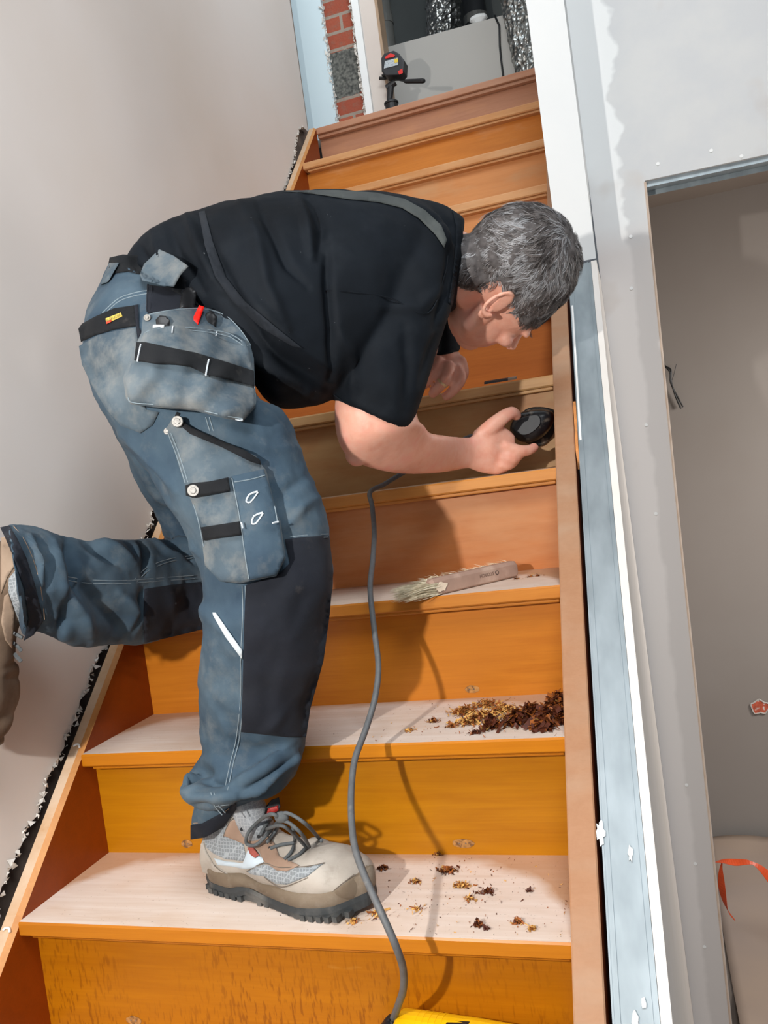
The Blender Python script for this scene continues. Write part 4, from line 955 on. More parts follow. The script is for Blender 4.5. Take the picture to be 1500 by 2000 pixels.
# knee pad, stitching, pockets of the right leg
patch('knee_pad', [(556, 1053), (600, 1048), (643, 1046), (651, 1120), (644, 1200), (632, 1290), (606, 1385), (598, 1440), (560, 1440), (471, 1430), (474, 1330), (476, 1240), (480, 1143), (545, 1120), (566, 1100)], bt, .0028, .004, M_dkcloth, tro, label='black knee reinforcement', smooth=1)
seam('stitching', [[(566, 1056), (600, 1052), (641, 1049)], [(566, 1049), (600, 1045), (641, 1043)], [(473, 1144), (474, 1200), (470, 1290), (470, 1360), (462, 1440), (450, 1490), (438, 1545)], [(479, 1144), (480, 1200), (476, 1290), (476, 1360), (468, 1440), (456, 1490), (444, 1547)],
                   [(200, 618), (230, 590), (262, 578), (290, 573)], [(200, 611), (230, 584), (262, 572), (290, 567)], [(402, 815), (410, 842)], [(409, 815), (417, 842)],
                   [(5, 1095), (20, 1100)], [(125, 1125), (160, 1131), (210, 1134), (260, 1133), (320, 1128), (378, 1124)], [(125, 1132), (160, 1138), (210, 1140), (260, 1139), (320, 1134), (380, 1130)], [(258, 1138), (285, 1110), (330, 1092), (378, 1085)], [(262, 1142), (290, 1115), (332, 1097), (378, 1090)],
                   [(418, 1548), (425, 1570), (440, 1588)], [(412, 1548), (418, 1572), (434, 1592)], [(420, 1575), (460, 1570)]], bt, M_thread, tro, r=.0007)
patch('reflective_strip', [(415, 1196), (421, 1196), (446, 1232), (473, 1270), (473, 1288), (440, 1244), (416, 1202)], bt, .003, .003, M_refl, tro, step=5, label='short white reflective strip')
patch('hem_band', [(372, 1612), (395, 1608), (436, 1586), (462, 1566), (462, 1580), (436, 1616), (400, 1636), (372, 1640)], bt, .002, .004, M_dkcloth, tro, step=6, label='dark hem')
patch('hem_band', [(0, 1030), (18, 1026), (34, 1052), (52, 1090), (68, 1140), (80, 1190), (84, 1215), (66, 1240), (46, 1252), (56, 1210), (48, 1150), (30, 1098), (10, 1050)], bt, .004, .006, M_dkcloth, tro, step=7, label='dark hem band of the raised leg')
seam('stitching', [[(26, 1027), (46, 1052), (66, 1096), (80, 1150), (87, 1210)], [(372, 1608), (400, 1605), (430, 1592), (455, 1572)]], bt, simple('brown_thread', (150, 128, 108), .8), tro, r=.0006)
patch('knee_pad', [(282, 1150), (330, 1143), (392, 1136), (412, 1170), (400, 1228), (340, 1243), (282, 1256), (280, 1200)], bt, .0028, .004, M_dkcloth, tro, label='dark knee patch of the kneeling leg', smooth=1)
# rear yoke, dark band with brand tab, rear pocket
patch('yoke_band', [(153, 642), (158, 668), (185, 655), (225, 643), (268, 636), (262, 596), (222, 602), (186, 618), (160, 632)], bt, .003, .004, M_blk, tro, step=6, label='dark band above the rear pocket')
patch('rear_pocket', [(154, 676), (190, 655), (230, 645), (266, 640), (272, 690), (268, 745), (285, 800), (310, 805), (298, 830), (274, 846), (236, 832), (208, 800), (178, 750), (160, 712)], bt, .002, .005, M_denimL, tro, step=8, label='dusty rear pocket', bulge=.002)
tb = patch('brand_tab', [(206, 622), (236, 610), (239, 618), (208, 632)], bt, .005, .002, simple('tab_yellow', (206, 182, 84), .7, .1, 60), tro, step=4, smooth=2, label='small yellow brand tab')
patch('brand_tab_base', [(207, 628), (217, 624), (218, 628), (208, 633)], bt, .0065, .001, simple('tab_red', (206, 70, 44), .7), tro, step=3, smooth=2, label='red lower edge')
# lettering on the tab
def letter_strip(text, p0, p1, hpx, b, off, mat, parent, flip=False):
    cu = bpy.data.curves.new('t', 'FONT'); cu.body = text; cu.size = 1.0; o = bpy.data.objects.new('t', cu); COL.objects.link(o); bpy.context.view_layer.update()
    me = bpy.data.meshes.new_from_object(o); bpy.data.objects.remove(o)
    V = [(v.co.x, v.co.y) for v in me.vertices]; x0, x1 = min(v[0] for v in V), max(v[0] for v in V); y1 = max(v[1] for v in V)
    h = cast(b, (p0[0]+p1[0])/2, (p0[1]+p1[1])/2); d = h[0]-off
    ux, uy = p1[0]-p0[0], p1[1]-p0[1]; L = math.hypot(ux, uy); nx_, ny_ = uy/L, -ux/L
    P = [D(p0[0]+ux*(v[0]-x0)/(x1-x0)+nx_*hpx*v[1]/y1, p0[1]+uy*(v[0]-x0)/(x1-x0)+ny_*hpx*v[1]/y1, d) for v in V]
    return obj('lettering', MB().add(P, [tuple(p.vertices) for p in me.polygons]), mat, parent)
letter_strip('BLÅKLÄDER', (209, 628), (236, 617), 6.5, bt, .0072, simple('tab_ink', (60, 48, 20), .8), tro)
patch('side_flap', [(262, 596), (270, 594), (272, 640), (277, 648), (270, 662), (266, 640)], bt, .004, .004, M_dkcloth, tro, step=4)
# waistband, belt loop and hooked back flap
patch('waistband', [(205, 548), (214, 503), (240, 497), (290, 500), (340, 530), (376, 556), (400, 585), (392, 602), (350, 575), (290, 540), (250, 530), (222, 534)], bt, .003, .006, M_blk, tro, step=7, label='dark waistband')
patch('belt_loop', [(196, 556), (213, 512), (228, 502), (241, 501), (224, 528), (214, 546), (210, 551)], bt, .010, .006, M_denimL, tro, step=5, bulge=.002)
patch('folded_pocket_flap', [(273, 536), (281, 516), (311, 487), (340, 500), (368, 520), (352, 538), (340, 560), (318, 558), (296, 552), (278, 548)], bt, .040, .012, M_denimL, tro, step=6, bulge=.003, smooth=40, label='folded loose pocket flap at the hip')
seam('side_seam', [[(289, 556), (288, 580), (287, 610)], [(297, 560), (295, 590), (294, 612)]], bt, M_dkcloth, tro, r=.0016)
patch('side_panel', [(290, 556), (340, 562), (360, 565), (400, 585), (428, 600), (455, 625), (440, 640), (380, 618), (320, 610), (288, 612)], bt, .002, .004, M_dkcloth, tro, step=8, label='dark side panel behind the tool pocket')
# hanging holster pocket with strap and loops
hol = patch('holster_pocket', [(279, 618), (300, 610), (350, 602), (400, 600), (440, 612), (468, 640), (488, 670), (496, 700), (499, 795), (474, 824), (440, 818), (380, 802), (300, 795), (256, 790), (246, 778), (240, 738), (262, 680), (276, 650)], bt, .028, .010, M_denimL, tro, step=8, bulge=.006, smooth=14, wav=.006, label='hanging tool pocket in dusty faded blue',
            lift=lambda x, y: .010*max(0, (y-640)/180)+.05*min(1, max(0, (x-390)/90))*min(1, max(0, (720-y)/90)))
def bvh_obj(o):
    me = o.data; L = wloc(o); return BVHTree.FromPolygons([tuple(v.co+L) for v in me.vertices], [tuple(p.vertices) for p in me.polygons])
bh = bvh_obj(hol)
op = patch('outer_pocket', [(282, 648), (300, 640), (345, 635), (400, 640), (450, 650), (480, 668), (488, 690), (497, 740), (499, 790), (474, 822), (440, 816), (380, 800), (300, 793), (258, 788), (250, 776), (245, 740), (264, 690)], bh, .009, .008, M_denimL, tro, step=8, bulge=.004, smooth=4, wav=.008)
bo = bvh_obj(op)
seam('pocket_edging', [[(283, 650), (300, 643), (345, 639), (400, 643), (450, 652), (484, 676)], [(285, 654), (300, 648), (345, 644), (400, 648), (450, 658), (480, 680)], [(497, 755), (498, 792), (474, 819)], [(474, 818), (440, 812), (400, 803)], [(260, 700), (245, 740), (250, 776), (258, 786), (300, 790)]], bo, M_thread, tro, r=.0007)
seam('pocket_edging', [[(284, 616), (320, 608), (360, 604), (400, 604), (440, 616), (470, 645), (490, 675)]], bh, M_thread, tro, r=.0007)
patch('webbing_strap', [(266, 668), (284, 668), (330, 678), (380, 688), (440, 706), (496, 724), (497, 755), (440, 740), (404, 732), (370, 716), (340, 712), (300, 710), (262, 704)], bo, .006, .004, M_blk, tro, step=6, smooth=5, label='black webbing strap across the pocket')
seam('bar_tack', [[(275, 672), (271, 690), (268, 706)], [(408, 702), (405, 716), (402, 733)]], bo, M_threadw, tro, r=.0012, off=.008)
seam('bar_tack', [[(338, 637), (337, 642), (336, 650)], [(424, 646), (423, 651), (422, 656)], [(460, 819), (468, 821), (474, 820)]], bo, M_threadw, tro, r=.001, off=.002)
for (x, y), r_, bb in (((287, 620), .0048, bh), ((346, 823), .0078, bt), ((326, 842), .0048, bt), ((377, 958), .0080, bt)):
    h = cast(bb, x, y); c = D(x, y, h[0]-.006); mb = MB().tube([c+FW*.006, c], r_, 20).tube([c, c-FW*.0012], r_*.55, 14)
    obj('stud_button', mb, M_metal, tro, bevel=.0006)
# tools in the pocket: things of their own
def tool_bar(name, label, cat, poly, b, off, th, mat, extra=None):
    o = patch(name, poly, b, off, th, mat, None, step=5, smooth=12, bulge=.001); setprops(o, label, cat); return o
tool_bar('carpenter_pencil', 'bright red flat carpenter pencil sticking out of the tool pocket', 'pencil', [(389, 596), (399, 599), (387, 634), (371, 633)], bh, .004, .004, simple('pencil_red', (240, 30, 18), .4, .05, 30))
tool_bar('utility_knife', 'black knife handle with a round hole beside the white-edged tool', 'knife', [(306, 640), (304, 624), (312, 616), (324, 617), (332, 626), (330, 640)], bh, .004, .008, M_black)
tool_bar('folding_rule', 'white-ended rule peeking out at the left of the tool pocket', 'rule', [(298, 640), (299, 634), (321, 634), (320, 641)], bh, .012, .004, simple('rule_white', (220, 224, 224), .5, .05, 30))
tool_bar('pliers', 'dark tool handle beside the red pencil in the tool pocket', 'pliers', [(396, 634), (402, 612), (412, 606), (424, 618), (422, 640)], bh, .003, .008, M_black)
tool_bar('knife_handle', 'tall black handle with a round hole standing behind the tool pocket', 'knife', [(350, 604), (354, 574), (362, 562), (374, 560), (384, 570), (380, 602)], bt, .018, .008, M_black)
for (x, y), r_, bb, off in (((313, 622), .0032, bh, .0145), ((367, 570), .0026, bt, .0275)):
    h = cast(bb, x, y)
    if h: c = D(x, y, h[0]-off*.5); 
# thigh pocket hanging on the outside of the right leg
th_ = patch('thigh_pocket', [(324, 838), (336, 818), (350, 822), (420, 860), (500, 890), (514, 912), (520, 918), (540, 1000), (548, 1018), (558, 1090), (540, 1125), (498, 1133), (470, 1139), (430, 1136), (400, 1104), (396, 1070), (390, 1020), (372, 975), (360, 945), (340, 880)], bt, .006, .006, M_denimL, tro, step=8, bulge=.005, smooth=6, wav=.005, label='loose thigh pocket with buttonholes',
            lift=lambda x, y: .012*max(0, (y-860)/270))
b2 = bvh_obj(th_)
fr = patch('pocket_divider', [(452, 930), (515, 916), (524, 945), (545, 1018), (556, 1088), (540, 1122), (486, 1133), (478, 1080), (468, 1010)], b2, .004, .004, M_denim, tro, step=7, bulge=.002, smooth=3)
b3 = bvh_obj(fr)
patch('pocket_flap_trim', [(348, 828), (358, 824), (376, 836), (430, 860), (480, 880), (508, 898), (510, 908), (490, 902), (430, 872), (372, 848)], b2, .004, .004, M_blk, tro, step=5, smooth=3, label='dark zip trim')
seam('stitching', [[(352, 832), (380, 846), (430, 868), (506, 905)], [(328, 846), (345, 890), (362, 944)], [(334, 846), (350, 888), (367, 942)], [(378, 985), (388, 1020), (398, 1068)]], b2, M_thread, tro, r=.0007)
seam('stitching', [[(453, 934), (468, 1010), (478, 1080), (486, 1130)], [(520, 922), (534, 978), (542, 1018)], [(526, 922), (540, 978), (547, 1016)], [(454, 942), (490, 936), (518, 928)]], b3, M_thread, tro, r=.0007)
for loopc in (((481, 978), (487, 966), (503, 960), (501, 966), (489, 981), (482, 980)), ((492, 1020), (496, 1008), (513, 1001), (511, 1007), (500, 1022), (493, 1023))):
    seam('buttonhole', [list(loopc)+[loopc[0]]], b3, M_threadw, tro, r=.0013, off=.001, label='white stitched buttonhole')
patch('webbing_tab', [(362, 948), (372, 944), (410, 940), (446, 932), (450, 958), (410, 966), (376, 972), (363, 968)], b2, .007, .004, M_blk, tro, step=5, smooth=3, label='black webbing tab')
patch('webbing_tab', [(392, 1030), (430, 1024), (468, 1018), (472, 1044), (430, 1050), (397, 1056)], b2, .006, .003, M_blk, tro, step=5, smooth=3, label='lower black webbing tab')
seam('bar_tack', [[(394, 1032), (396, 1040), (398, 1048)], [(471, 1020), (473, 1026), (474, 1032)], [(399, 1070), (405, 1071), (411, 1069)], [(532, 1022), (538, 1020), (544, 1019)]], b3, M_threadw, tro, r=.0012, off=.008)
for (x, y), r_ in (((346, 823), .0078), ((377, 958), .0080)):
    h = cast(b2, x, y)
    if h:
        c = D(x, y, h[0]-.012); obj('stud_button', MB().tube([c+FW*.008, c], r_, 20).tube([c, c-FW*.0012], r_*.55, 14), M_metal, tro, bevel=.0006)
seam('stitching', [[(349, 806), (346, 812), (345, 818)]], bt, M_blk, tro, r=.003)

# ------------------------------------------------ t-shirt
sh = []
sh.append(section_tube([(240, 508, 385, 585, 1.33, .95), (256, 486, 400, 606, 1.33, .95), (300, 450, 432, 655, 1.33, .9), (350, 424, 462, 700, 1.34, .92), (420, 399, 500, 752, 1.35, .95), (480, 387, 545, 792, 1.36, .95), (560, 377, 600, 793, 1.385, .95), (630, 373, 645, 780, 1.41, 1.0), (700, 374, 700, 740, 1.44, 1.15), (760, 379, 760, 690, 1.465, 1.3), (815, 388, 815, 650, 1.485, 1.35),
                        (858, 400, 856, 625, 1.50, 1.3), (885, 412, 880, 612, 1.505, 1.2), (900, 420, 890, 606, 1.51, 1.1), (907, 428, 893, 600, 1.51, 1.05)], 4, 56, 2.2))
# right sleeve
sh.append(section_tube([(690, 470, 880, 440, 1.42, .9), (665, 540, 886, 520, 1.39, .9), (650, 610, 884, 590, 1.38, .85), (645, 680, 864, 670, 1.372, .85), (646, 740, 838, 745, 1.37, .85), (650, 768, 815, 800, 1.37, .85), (653, 783, 796, 838, 1.37, .85)], 4, 40, 2.1))
# left sleeve behind
sh.append(section_tube([(780, 470, 890, 480, 1.60, 1.0), (806, 560, 892, 560, 1.66, 1.1), (818, 620, 893, 612, 1.69, 1.15), (828, 660, 898, 650, 1.69, 1.15), (834, 702, 900, 686, 1.675, 1.15)], 4, 28))
Vs, Ns, Fs = fuse(sh, .0045, 6, .5)
sf = [([(388, 415), (405, 470), (440, 540), (500, 640)], 12, -.007), ([(365, 418), (385, 470), (420, 545)], 10, .006), ([(470, 395), (500, 460), (520, 560), (560, 640)], 12, .006), ([(500, 385), (525, 440), (560, 520), (600, 560)], 10, -.006), ([(600, 378), (630, 440), (625, 500)], 12, -.007), ([(580, 380), (600, 430), (610, 500)], 10, .005),
      ([(640, 470), (640, 560), (650, 650), (645, 740)], 9, -.008), ([(440, 580), (520, 680), (640, 760)], 16, -.010), ([(420, 620), (500, 700), (600, 765)], 14, .008), ([(470, 560), (560, 660), (640, 720)], 12, .006), ([(660, 640), (690, 700), (690, 780)], 12, .004), ([(790, 640), (800, 720), (790, 800)], 14, -.004), ([(880, 470), (870, 560), (850, 640)], 9, -.006),
      ([(330, 440), (350, 500), (400, 570)], 10, -.006), ([(300, 455), (320, 520), (370, 580)], 9, .005), ([(270, 475), (290, 510), (300, 525)], 7, -.005), ([(860, 640), (840, 700), (820, 750)], 9, -.004), ([(740, 600), (820, 600), (870, 560)], 14, .004), ([(780, 390), (850, 430), (890, 500)], 10, .004), ([(845, 395), (880, 440), (890, 480)], 7, -.005)]
sf = [(a_, b_, c_*1.7) for a_, b_, c_ in sf]; Vs = folds(Vs, Ns, sf); Vs = nz(Vs, Ns, 11, .007); Vs = nz(Vs, Ns, 30, .002, 4)
def shirtm():
    t = NT('black_cotton'); n1 = t.noise(t.map((1, 1, 1)), 6, 5, .6); n2 = t.noise(t.map((3, 3, 3), (9, 2, 1)), 5, 5, .6)
    col = t.ramp(n1, [(.3, rgb(13, 17, 22)), (.7, rgb(21, 27, 34))])
    col = t.mix(t.math('MULTIPLY', t.ramp(n2, [(.55, 0), (.9, 1)]), .22), col, rgb(56, 62, 68))
    lint = t.ramp(t.noise(t.map((1, 1, 1), (2, 7, 1)), 130, 1), [(.80, 0), (.82, 1)]); col = t.mix(t.math('MULTIPLY', lint, .5), col, rgb(130, 134, 138))
    t.color(col); t.set(Roughness=.75); t.b.inputs['Specular IOR Level'].default_value = .16; t.b.inputs['Sheen Weight'].default_value = .0
    t.bump(t.noise(t.map((1, 1, 1)), 700, 2), .2, .0006); return t.m
M_shirt = shirtm()
shi = arr_obj('t_shirt', Vs, Fs, M_shirt, per, label='dusty black short-sleeved t-shirt')
bs = bvh_of(Vs, Fs)
seam('sleeve_hem', [[(652, 771), (690, 796), (740, 814), (797, 826)]], bs, M_shirt, shi, r=.0012)
seam('side_seam', [[(636, 566), (680, 570), (760, 582), (835, 612), (868, 540), (875, 500)]], bs, M_shirt, shi, r=.0012)
patch('collar', [(884, 412), (898, 424), (902, 440), (898, 500), (890, 560), (884, 600), (876, 590), (884, 540), (890, 480), (890, 440)], bs, .004, .006, M_shirt, shi, step=6, smooth=2, label='neckband')
M_strap = cloth('grey_elastic', (70, 74, 74), (84, 88, 86), (56, 60, 62))
patch('suspender_strap', [(552, 374), (600, 371), (660, 371), (735, 376), (790, 388), (830, 410), (862, 440), (873, 468), (868, 484), (850, 458), (818, 426), (785, 406), (740, 395), (680, 389), (630, 381), (590, 376)], bs, .004, .004, M_strap, shi, step=7, smooth=3, label='grey elastic brace strap over the shoulders')
patch('suspender_strap', [(388, 414), (400, 411), (415, 470), (440, 540), (480, 590), (540, 640), (590, 680), (570, 676), (510, 640), (455, 590), (420, 540), (400, 480)], bs, .003, .003, cloth('dark_elastic', (34, 38, 44), (42, 46, 52), (26, 30, 36)), shi, step=7, smooth=3, label='dark brace strap down the flank')

# ------------------------------------------------ hair
scalp = [ball(H(.036, -.014, 0), (.107, .088, .104), hax, 24), ball(H(.018, .030, 0), (.070, .074, .078), hax, 18), ball(H(-.040, -.055, 0), (.052, .058, .045), hax, 16)]
Vh, Nh, Fh = fuse(scalp, .004, 5, .5)
def hl(v):
    d = v-HC; return d@U_, d@F_, d@S_
def keep(u, f, s):
    # hairline: forehead, around the ears, nape
    if f > .0: lim = -.028+ (f/.105)**1.5*.078 if f < .105 else .06
    else: lim = -.030-(-f)*.55
    if -.045 < f < .022 and abs(s) > .055: lim = max(lim, -.002)
    if f < -.05: lim = -.078
    return u > lim
kp = np.array([keep(*hl(v)) for v in Vh])
Vh = nz(Vh, Nh, 45, .006); Vh2 = Vh.copy()
for i, k in enumerate(kp):
    if not k: Vh2[i] = Vh[i]-Nh[i]*.016
t = NT('grey_hair')
nse = t.noise(t.map((1, 1, 1)), 34, 3); nf = t.noise(t.map((1, 1, 1), (4, 2, 1)), 240, 2)
c1 = t.ramp(nse, [(.30, rgb(40, 36, 36)), (.5, rgb(84, 80, 80)), (.72, rgb(132, 134, 138))])
c1 = t.mix(t.ramp(nf, [(.4, 0), (.65, .7)]), c1, rgb(176, 176, 176)); t.color(c1); t.set(Roughness=.5); M_hair = t.m
t = NT('hair_under'); t.color(t.ramp(t.noise(t.map((1, 1, 1)), 60, 3), [(.3, rgb(58, 53, 52)), (.7, rgb(100, 95, 94))])); t.set(Roughness=.8); M_hairu = t.m
Fh2 = [f for f in Fh if any(kp[i] for i in f)]
hair = arr_obj('hair', Vh2, Fh2, M_hairu, per, label='short wavy grey hair')
cand = [i for i in range(len(Vh)) if kp[i]]
mb = MB(); rr = random.Random(11)
crown = H(.105, -.035, .02)
mbs = [MB(), MB(), MB()]
for _ in range(3000):
    i = rr.choice(cand); p0 = Vh[i]; n = Nh[i]; u, f, s = hl(p0)
    away = p0-crown; away = nrm(away-n*(away@n)); dist = np.linalg.norm(p0-crown); swirl = np.cross(n, away)
    wv = np.array(noise.noise_vector(Vector(tuple(p0*17)))); wv -= n*(wv@n)
    d = nrm(away*.8+swirl*(.7*math.exp(-dist/.045)+.35*wv[0])+wv*.75)
    L = rr.uniform(.020, .036)*(1.15 if u > .03 else (.75 if f > -.06 else .6)); curl = nrm(np.cross(n, d))*rr.choice((-1, 1))*rr.uniform(.2, 1.0)
    lvl = noise.noise(Vector(tuple(p0*22+3)))*1.2+rr.gauss(0, .35)+(.25 if s > .03 and u < .06 else 0)-(.25 if f > .05 else 0); mi = 0 if lvl < -.32 else (1 if lvl < .34 else 2)
    path = [np.zeros(3)]; dd = nrm(d+n*.35)
    for k in range(5):
        path.append(path[-1]+dd*L/5); dd = nrm(dd-n*.24+curl*.33)
    for q_ in range(11):
        r0 = np.array([rr.gauss(0, 1) for _ in range(3)])*.0034; r0 -= n*(r0@n); tip = np.array([rr.gauss(0, 1) for _ in range(3)])*.0011
        wd = nrm(np.cross(d, n)+np.array([rr.gauss(0, .3) for _ in range(3)]))*rr.uniform(.0003, .00055); vs = []; ls = rr.uniform(.8, 1.1)
        for k, c in enumerate(path[:-1]):
            g = k/5; c2 = p0-n*.002+r0*(1-g)+tip*g+c*ls; vs += [c2-wd*(1-.6*g), c2+wd*(1-.6*g)]
        vs.append(p0+tip+path[-1]*ls); mbs[mi if rr.random() < .75 else rr.randrange(3)].add(vs, [(0, 1, 3, 2), (2, 3, 5, 4), (4, 5, 7, 6), (6, 7, 9, 8), (8, 9, 10)])
for m_, nm_, c_ in zip(mbs, ('dark', 'mid', 'light'), ((62, 56, 54), (108, 102, 100), (160, 160, 162))):
    o_ = obj('hair_strands', m_, simple('hair_'+nm_, c_, .42, .25, 60), hair, kind='stuff', label=nm_+' grey strands of hair')
# eyebrow
mb = MB()
for _ in range(160):
    s = rr.uniform(.008, .045); p = H(.006-.002*s/.03, .101-.25*(s-.01), s)
    mb.add([p, p+S_*.0005, p+S_*.006+U_*.004+F_*.003], [(0, 1, 2)])
obj('eyebrow', mb, M_hairu, per)
# wedding ring
a, b_ = D(859, 741, 1.6255), D(849, 760, 1.6315)
c = (D(872, 738, 1.622)+D(857, 756, 1.630))/2; ax = nrm(D(857, 756, 1.630)-D(872, 738, 1.622)); e1 = nrm(np.cross(ax, FW)); e2 = np.cross(ax, e1)
obj('wedding_ring', MB().rings([[c+ax*h+(e1*math.cos(q)+e2*math.sin(q))*r_ for q in [2*math.pi*i/28 for i in range(28)]] for h, r_ in ((-.0022, .0118), (-.0022, .0130), (.0022, .0130), (.0022, .0118))]), simple('gold', (226, 204, 160), .3, .02, 20, metal=.5), per, smooth=False, label='plain gold ring')

# ------------------------------------------------ safety shoes
M_suede = cloth('grey_suede', (172, 164, 154), (196, 188, 178), (142, 130, 118), (122, 106, 90), 12, (.55, .8))
M_mid = cloth('brown_midsole', (116, 102, 86), (136, 122, 106), (90, 76, 62), (150, 142, 130))
M_sole = simple('black_outsole', (48, 52, 54), .7, .2, 40, dirt=(110, 108, 104), dirts=20, dirtamt=(.5, .8))
def meshfab(name, bg, ln, sc=190):
    t = NT(name); v = t.n('ShaderNodeTexVoronoi', Scale=sc, _feature='DISTANCE_TO_EDGE'); v.inputs['Randomness'].default_value = .25; t.l(t.map((1, 1, 1)), v.inputs['Vector'])
    t.color(t.mix(t.ramp(v.outputs[0], [(.06, 1), (.12, 0)]), rgb(*bg), rgb(*ln))); t.set(Roughness=.7); return t.m
M_mesh = meshfab('grey_honeycomb_mesh', (126, 132, 136), (160, 166, 170))
M_tong = meshfab('pale_honeycomb', (146, 150, 154), (168, 172, 176))
M_lace = simple('grey_lace', (86, 90, 92), .8, .15, 200)
def shoe(name_parent, O, AX, SD, UPV, parts_label):
    """O heel point on the ground under the shoe, AX heel to toe, SD outward side, UPV up"""
    root = bpy.data.objects.new('safety_shoe', None); COL.objects.link(root); root.empty_display_size = .05; root.parent = name_parent; root.location = Vector(O)-wloc(name_parent); root['label'] = parts_label
    P = lambda a, s, h: O+AX*a+SD*s+UPV*h
    # a, outer width, inner width, centre shift, top height, top roundness
    prof = [(.002, .026, .024, 0, .078), (.012, .034, .031, 0, .096), (.035, .040, .035, 0, .104), (.06, .041, .035, 0, .108), (.085, .040, .034, .000, .112), (.11, .041, .035, .001, .106), (.14, .044, .037, .002, .094), (.17, .048, .041, .002, .086), (.20, .052, .045, .0, .081), (.23, .053, .046, -.002, .079), (.255, .049, .043, -.004, .074), (.275, .040, .036, -.005, .062), (.288, .027, .025, -.005, .050), (.294, .014, .014, -.005, .040)]
    def up_ring(a, wo, wi, sh_, top, n=36):
        r = []
        for k in range(n):
            th = 2*math.pi*k/n; c, s = math.cos(th), math.sin(th); hw = wo if c > 0 else wi
            cc = math.copysign(abs(c)**.72, c); ss = math.copysign(abs(s)**.85, s)
            mid = .030+(top-.030)*.38
            h = mid+(top-mid)*ss if s > 0 else mid+(mid-.018)*ss
            narrow = 1-.42*max(0, (h-.045)/(max(top, .05)-.045+1e-6))**1.6 if a < .19 else 1
            r.append(P(a, sh_+hw*cc*narrow, h))
        return r
    R = [up_ring(*q) for q in cat_rom(prof, 4)]
    ank = MB().rings([[P(.052+dx+rx*math.cos(q), sh2+ry*math.sin(q), h) for q in [2*math.pi*i/32 for i in range(32)]] for h, dx, rx, ry, sh2 in ((.05, .005, .05, .034, 0), (.085, .004, .052, .035, 0), (.115, .004, .052, .036, 0), (.135, .006, .050, .036, 0), (.142, .008, .045, .032, 0))])
    Vu, Nu, Fu = fuse([MB().rings(R), ank, ball(P(.262, -.002, .043), (.036, .044, .030), (AX, SD, UPV), 14)], .0035, 5)
    Vu = nz(Vu, Nu, 30, .0035, 2)
    # wrinkles across the forefoot
    for i in range(len(Vu)):
        d_ = Vu[i]-O; a, s, h = d_@AX, d_@SD, d_@UPV
        if h > .05 and .15 < a < .23: Vu[i] -= UPV*.0028*math.exp(-((a-.185-.2*s)/.006)**2)+UPV*.002*math.exp(-((a-.205+.2*s)/.005)**2)
    u_ = arr_obj('upper', Vu, Fu, M_suede, root, label='dusty grey-beige suede upper')
    bu = bvh_of(Vu, Fu)
    # soles
    def outline(grow, n=64):
        r = []
        for k in range(n):
            th = 2*math.pi*k/n; c, s = math.cos(th), math.sin(th)
            a = .147+.152*math.copysign(abs(c)**.75, c)*(1+grow*.03)
            tt = min(1, max(0, a/.294)); wo = np.interp(tt, [0, .08, .3, .5, .72, .9, 1], [.026, .038, .040, .040, .053, .048, .03]); wi = np.interp(tt, [0, .08, .3, .5, .72, .9, 1], [.024, .034, .034, .033, .045, .042, .026])
            r.append((a, (wo if s > 0 else wi)*math.copysign(abs(s)**.55, s)*(1+grow*.12)))
        return r
    def spring(a): return .010*max(0, (a-.225)/.07)**2
    ol = outline(0)
    def solering(g, hf): return [P(a, s, hf(a)+spring(a)) for a, s in outline(g)]
    arch = lambda a: .012*math.exp(-((a-.105)/.022)**2)
    obj('midsole', MB().rings([solering(.0, lambda a: .014+arch(a)), solering(.7, lambda a: .017+arch(a)), solering(1.0, lambda a: .026+.006*math.exp(-((a-.02)/.03)**2)), solering(.8, lambda a: .034+.012*math.exp(-((a-.0)/.05)**2)+.012*math.exp(-((a-.30)/.03)**2)), solering(.0, lambda a: .038+.012*math.exp(-((a-.0)/.05)**2)+.010*math.exp(-((a-.30)/.03)**2))]), M_mid, root, smooth=True, label='brown-grey midsole')
    osl = MB().rings([solering(-.2, lambda a: .0004+arch(a)), solering(.6, lambda a: .001+arch(a)), solering(.9, lambda a: .009+arch(a)+.004*math.exp(-((a-.29)/.03)**2)), solering(.7, lambda a: .016+arch(a)+.014*max(0, (a-.19)/.1))])
    mb = osl
    for i in range(22):
        a = .008+.0128*i
        if .088 < a < .122: continue
        for sgn in (1, -1):
            w_ = (np.interp(a/.294, [0, .08, .3, .5, .72, .9, 1], [.022, .036, .040, .040, .053, .047, .02]) if sgn > 0 else np.interp(a/.294, [0, .08, .3, .5, .72, .9, 1], [.02, .033, .034, .033, .045, .041, .018]))
            c0 = [P(a, sgn*(w_-.012), .0003+spring(a)), P(a+.008, sgn*(w_-.012), .0003+spring(a)), P(a+.008, sgn*(w_*1.075), .0003+spring(a)), P(a, sgn*(w_*1.075), .0003+spring(a))]
            mb.prism(c0, UPV*.008)
    obj('outsole', osl, M_sole, root, smooth=False, label='black rubber outsole')
    return root, u_, bu, P
r1, u1, bu1, P1 = shoe(per, O1, A1, S1, np.array([0, 0, 1.0]), 'grey suede safety shoe standing on the lowest tread')
M_blue2 = simple('pale_blue_leather', (186, 198, 206), .5, .06, 40)
M_tan = cloth('tan_suede', (158, 132, 114), (176, 152, 134), (130, 106, 90))
def sp_(name, poly, off, mat, lab=None, b=None, step=5, th=.0015, sm=1, bulge=0.0): return patch(name, poly, b or bu1, off, th, mat, r1, step=step, smooth=sm, label=lab, bulge=bulge)
sp_('mesh_panel', [(398, 1636), (440, 1600), (448, 1630), (476, 1650), (480, 1672), (474, 1682), (440, 1678), (418, 1668), (402, 1655)], .0008, M_mesh, 'grey honeycomb mesh panel')
